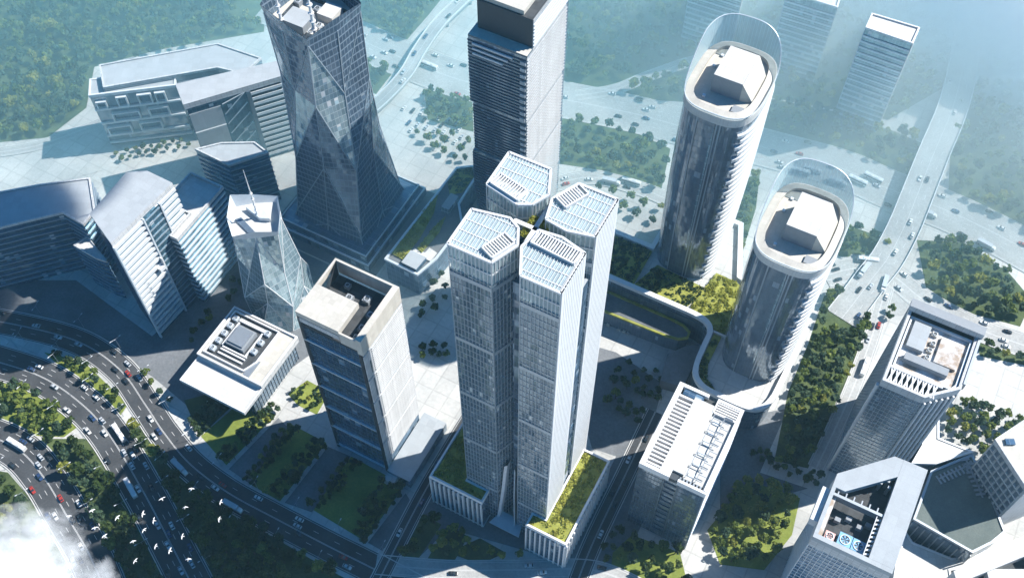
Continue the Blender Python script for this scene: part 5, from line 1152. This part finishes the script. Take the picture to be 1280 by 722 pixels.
for key, n, where, wheels, zoff in TRAFFIC:
    path, width, lanes, _ = ROADS[key]; fine = resample(path, 1.0); lw = (width - 2) / lanes; taken = []
    elev = key.startswith('viaduct'); zz = zoff if not elev else .03; zz = zz + .1 if not elev else zz
    tries = 0
    while len(taken) < n and tries < 900:
        tries += 1; i = random.randrange(3, len(fine) - 4); k = random.randrange(lanes); d = -width / 2 + 1 + lw * (k + .5)
        if any(k == q[1] and abs(i - q[0]) < (16 if q[2] else 9) for q in taken): continue
        a, c = fine[i - 1], fine[i + 1]; t = (c.xy - a.xy).normalized(); x, y = fine[i].x + t.y * d, fine[i].y - t.x * d
        if not in_frame(x, y, -2) and not elev: tries += 0; continue
        big = random.random() < (.16 if key == 'highway' else .06); rot = math.atan2(t.y, t.x) + (0 if d > 0 else math.pi)
        col = random.choices(list(CARC), [5, 3, 4, 2, 1])[0]
        if big: kd = random.choice(['bus', 'lorry']); lab = ('long white bus driving ' if kd == 'bus' else 'silver lorry with white cab driving ') + where; gp = kd + ' ' + where
        else: kd = 'car'; lab = col + ' car driving ' + where; gp = col + ' cars ' + where
        taken.append((i, k, big)); vehicle(kd, x, y, fine[i].z + (zz if elev else zz), rot, col, lab, gp.replace('bus on', 'buses on').replace('lorry on', 'lorries on').replace('bus at', 'buses at').replace('lorry at', 'lorries at'), wheels)
# cars standing in the sunny lot beside the stacked tower
for r_ in range(4):
    for k in range(7):
        if random.random() < .3: continue
        x, y = P(505 + k * 11 + r_ * 3, 136 + r_ * 9 + k * 3); col = random.choices(list(CARC), [4, 3, 5, 2, 1])[0]
        vehicle('car', x, y, .02, R(-28) + (math.pi / 2), col, col + ' car parked in the pale car park beside the stacked tower', col + ' cars in the pale car park', False)

# street lamps along the near carriageways
b = MB(); b.tube((0, 0, 0), (0, 0, 9.5), .14, .09, 6); LP = as_mesh(b, 'post', M['steel']); b = MB(); b.tube((0, 0, 9.5), (2.6, 0, 10.1), .07, .06, 5); b.tube((0, 0, 9.5), (-2.6, 0, 10.1), .07, .06, 5); LA = as_mesh(b, 'arm', M['steel']); b = MB(); b.box(-.55, .55, -.18, .18, -.1, .1); LH = as_mesh(b, 'lamp_head', M['fin'])
for key, nm in (('mid', 'inner'), ('right', 'park side'), ('low', 'outermost')):
    path, width, lanes, _ = ROADS[key]
    for p, q in zip(resample(path, 24.0), resample(path, 24.0)[1:]):
        for sd in (-1, 1):
            t_ = (q - p).xy.normalized(); x, y = p.x + t_.y * sd * (width / 2 + 1.2), p.y - t_.x * sd * (width / 2 + 1.2)
            if not in_frame(x, y, 4): continue
            t = thing('street_lamp', 'grey twin arm street lamp at the kerb of the ' + nm + ' dark carriageway', 'street lamp', (x, y, .2), math.atan2(t_.y, t_.x) + math.pi / 2, 'street lamps of the ' + nm + ' carriageway')
            for n_, me, l in (('post', LP, (0, 0, 0)), ('arm', LA, (0, 0, 0)), ('lamp_head', LH, (2.8, 0, 10.1)), ('lamp_head', LH, (-2.8, 0, 10.1))):
                o = bpy.data.objects.new(n_, me); COL.objects.link(o); o.parent = t; o.location = l
# ------------------------------------------------------------------ birds
def bird_mesh(flap, name):
    b = MB(); rings = [(-.30, .012), (-.22, .045), (-.08, .085), (.06, .085), (.17, .055), (.22, .05), (.27, .045), (.31, .02), (.36, .006)]; n = 8
    S_ = [[(x, r * math.cos(2 * math.pi * k / n), r * .9 * math.sin(2 * math.pi * k / n) + (.02 if x > .15 else 0)) for k in range(n)] for x, r in rings]; loft(b, S_)
    b.face([(-.26, -.03, 0), (-.46, -.10, 0), (-.48, .10, 0), (-.26, .03, 0)]); b.face([(-.26, .03, -.012), (-.48, .10, -.012), (-.46, -.10, -.012), (-.26, -.03, -.012)])
    for s in (-1, 1):
        z1, z2 = .16 * flap, .22 * flap - .10; q = [[(.10, 0.05, 0), (.16, .34, z1), (-.02, .74, z2)], [(-.14, .05, 0), (-.06, .34, z1), (-.10, .74, z2)]]
        for i in range(2):
            A, B, C, D = q[0][i], q[0][i + 1], q[1][i + 1], q[1][i]; f = lambda p, dz: (p[0], s * p[1], p[2] + dz)
            up = [f(A, .02), f(B, .015), f(C, .008), f(D, .012)]; dn = [f(A, -.02), f(B, -.012), f(C, 0), f(D, -.004)]
            b.face(up if s < 0 else up[::-1]); b.face(dn[::-1] if s < 0 else dn); b.face([up[0], up[1], dn[1], dn[0]]); b.face([up[2], up[3], dn[3], dn[2]])
    return as_mesh(b, name, M['bird'])
BM = [bird_mesh(f, 'bird') for f in (.2, 1.0, -.5)]
for k, (zx, zy) in enumerate([(275, 520), (207, 537), (350, 541), (283, 572), (312, 596), (397, 612), (427, 530), (460, 550), (430, 578), (465, 627), (508, 640), (562, 665), (404, 670), (485, 485), (553, 510), (572, 455), (660, 495), (655, 545), (545, 597)]):
    h = 372 + random.uniform(-14, 14); x, y = P(zx / 2.391, 420 + zy / 2.391, h)
    o = bpy.data.objects.new('bird', BM[k % 3]); COL.objects.link(o); o.location = (x, y, h); o.rotation_euler = (random.uniform(-.3, .3), random.uniform(-.2, .2), R(random.uniform(90, 200))); o.scale = (.55,) * 3
    tag(o, 'small white bird of the flock flying over the dark carriageways', 'bird', 'flock of white birds')

# ------------------------------------------------------------------ air: haze, mist, cloud
def volmat(name, col, dens, g):
    m = bpy.data.materials.new(name); m.use_nodes = True; nt = m.node_tree; nt.nodes.clear(); o = nt.nodes.new('ShaderNodeOutputMaterial'); v = nt.nodes.new('ShaderNodeVolumePrincipled')
    v.inputs['Color'].default_value = (*col, 1); v.inputs['Density'].default_value = dens; v.inputs['Anisotropy'].default_value = g; nt.links.new(v.outputs[0], o.inputs['Volume']); return m, nt, v
hm, _, _ = volmat('haze_air', (.45, .80, 1.0), .00008, .6)
b = MB(); HS = 3100; b.box(-HS, HS, -HS, HS, -1, 520); o = b.build('haze', hm); o['kind'] = 'stuff'
def ellipsoid(name, c, r, mat, seg=48, ringn=24):
    b = MB(); pt = lambda i, j: (c[0] + r[0] * math.sin(math.pi * j / ringn) * math.cos(2 * math.pi * i / seg), c[1] + r[1] * math.sin(math.pi * j / ringn) * math.sin(2 * math.pi * i / seg), c[2] + r[2] * math.cos(math.pi * j / ringn))
    for j in range(ringn):
        for i in range(seg):
            q = [pt(i, j), pt(i, j + 1), pt(i + 1, j + 1), pt(i + 1, j)]
            if j == 0: q = [q[0], q[1], q[2]]
            elif j == ringn - 1: q = [q[0], q[1], q[3]]
            b.face(q)
    return b.build(name, mat)
mm_, _, _ = volmat('mist', (.56, .92, 1.0), .0036, .2)
m2_, _, _ = volmat('bright_mist', (1.0, 1.0, 1.0), .0340, 0.0)
m3_, _, _ = volmat('thin_bright_mist', (.95, .99, 1.0), .0044, .1)
for c, r, m in (((60, 800, 0), (900, 500, 105), mm_), ((440, 655, 10), (250, 235, 150), m2_), ((340, 640, 0), (330, 300, 105), m3_), ((60, 730, 10), (260, 150, 70), m3_), ((-330, 760, 0), (260, 160, 60), m3_), ((230, 560, 5), (120, 90, 60), m3_), ((420, 430, 5), (130, 130, 60), m3_)):
    o = ellipsoid('mist', c, r, m); o['kind'] = 'stuff'
cm, nt, v = volmat('cloud_vapour', (1, 1, 1), 1, -.25)
tc = N(nt, 'ShaderNodeTexCoord').outputs['Object']; ln = N(nt, 'ShaderNodeVectorMath', operation='LENGTH'); nt.links.new(tc, ln.inputs[0])
nz = noise(nt, tc, 1.9, 6, .62); d = math_(nt, 'SUBTRACT', math_(nt, 'MULTIPLY_ADD', nz, 3.4, -1.02), math_(nt, 'POWER', ln.outputs['Value'], 1.3)); d = math_(nt, 'MAXIMUM', d, 0.0); d = math_(nt, 'MULTIPLY', math_(nt, 'MINIMUM', d, .6), .22); nt.links.new(d, v.inputs['Density'])
oc, _, _ = volmat('added_cloud_vapour', (1, 1, 1), .12, .4); o = ellipsoid('cloud', (0, 0, 0), (44, 42, 15), oc, 32, 16); o.location = (335, 508, 700); tag(o, 'broad cloud added out of view above the towers to shade the long dark slab', 'cloud')  # added cloud, out of view, placed to cast soft shade on the slab
o = ellipsoid('cloud', (0, 0, 0), (1, 1, 1), cm, 32, 16); cx, cy = P(18, 728, 200); o.location = (cx, cy, 200); o.scale = (30, 24, 16); tag(o, 'small white puff of cloud drifting low over the outermost road', 'cloud')

# ------------------------------------------------------------------ light, sky, camera
AZ, EL = 16.0, 46.0
sun = bpy.data.lights.new('sun', 'SUN'); sun.energy = 5.0; sun.angle = R(.53); sun.color = (1.0, .965, .91)
so = bpy.data.objects.new('sun', sun); COL.objects.link(so); so.rotation_euler = (R(90 - EL), 0, R(90 + AZ))
w = bpy.data.worlds.new('World'); scene.world = w; w.use_nodes = True; nt = w.node_tree; bg = nt.nodes['Background']; sky = nt.nodes.new('ShaderNodeTexSky'); sky.sky_type = 'NISHITA'; sky.sun_disc = False
sky.sun_elevation = R(EL); sky.sun_rotation = R(90 - AZ); sky.air_density = 1.0; sky.dust_density = .0; sky.ozone_density = 5.0; hs = nt.nodes.new('ShaderNodeHueSaturation'); hs.inputs['Saturation'].default_value = 2.0; nt.links.new(sky.outputs[0], hs.inputs['Color']); nt.links.new(hs.outputs[0], bg.inputs[0]); bg.inputs[1].default_value = .07
cam = bpy.data.cameras.new('camera'); cam.sensor_width = 36; cam.lens = FPX / 1280 * 36; cam.clip_start = 1; cam.clip_end = 9000
co = bpy.data.objects.new('camera', cam); COL.objects.link(co); co.location = (0, 0, CAM_H); co.rotation_euler = (math.pi / 2 - PITCH, 0, 0); scene.camera = co
scene.view_settings.view_transform = 'Standard'; scene.view_settings.look = 'None'; scene.view_settings.exposure = .98; scene.view_settings.gamma = 1
c_ = scene.cycles; c_.use_denoising = True; c_.max_bounces = 22; c_.diffuse_bounces = 2; c_.glossy_bounces = 3; c_.transmission_bounces = 4; c_.transparent_max_bounces = 12; c_.volume_bounces = 20; c_.volume_max_steps = 256; c_.volume_step_rate = 2.0; c_.sample_clamp_indirect = 6
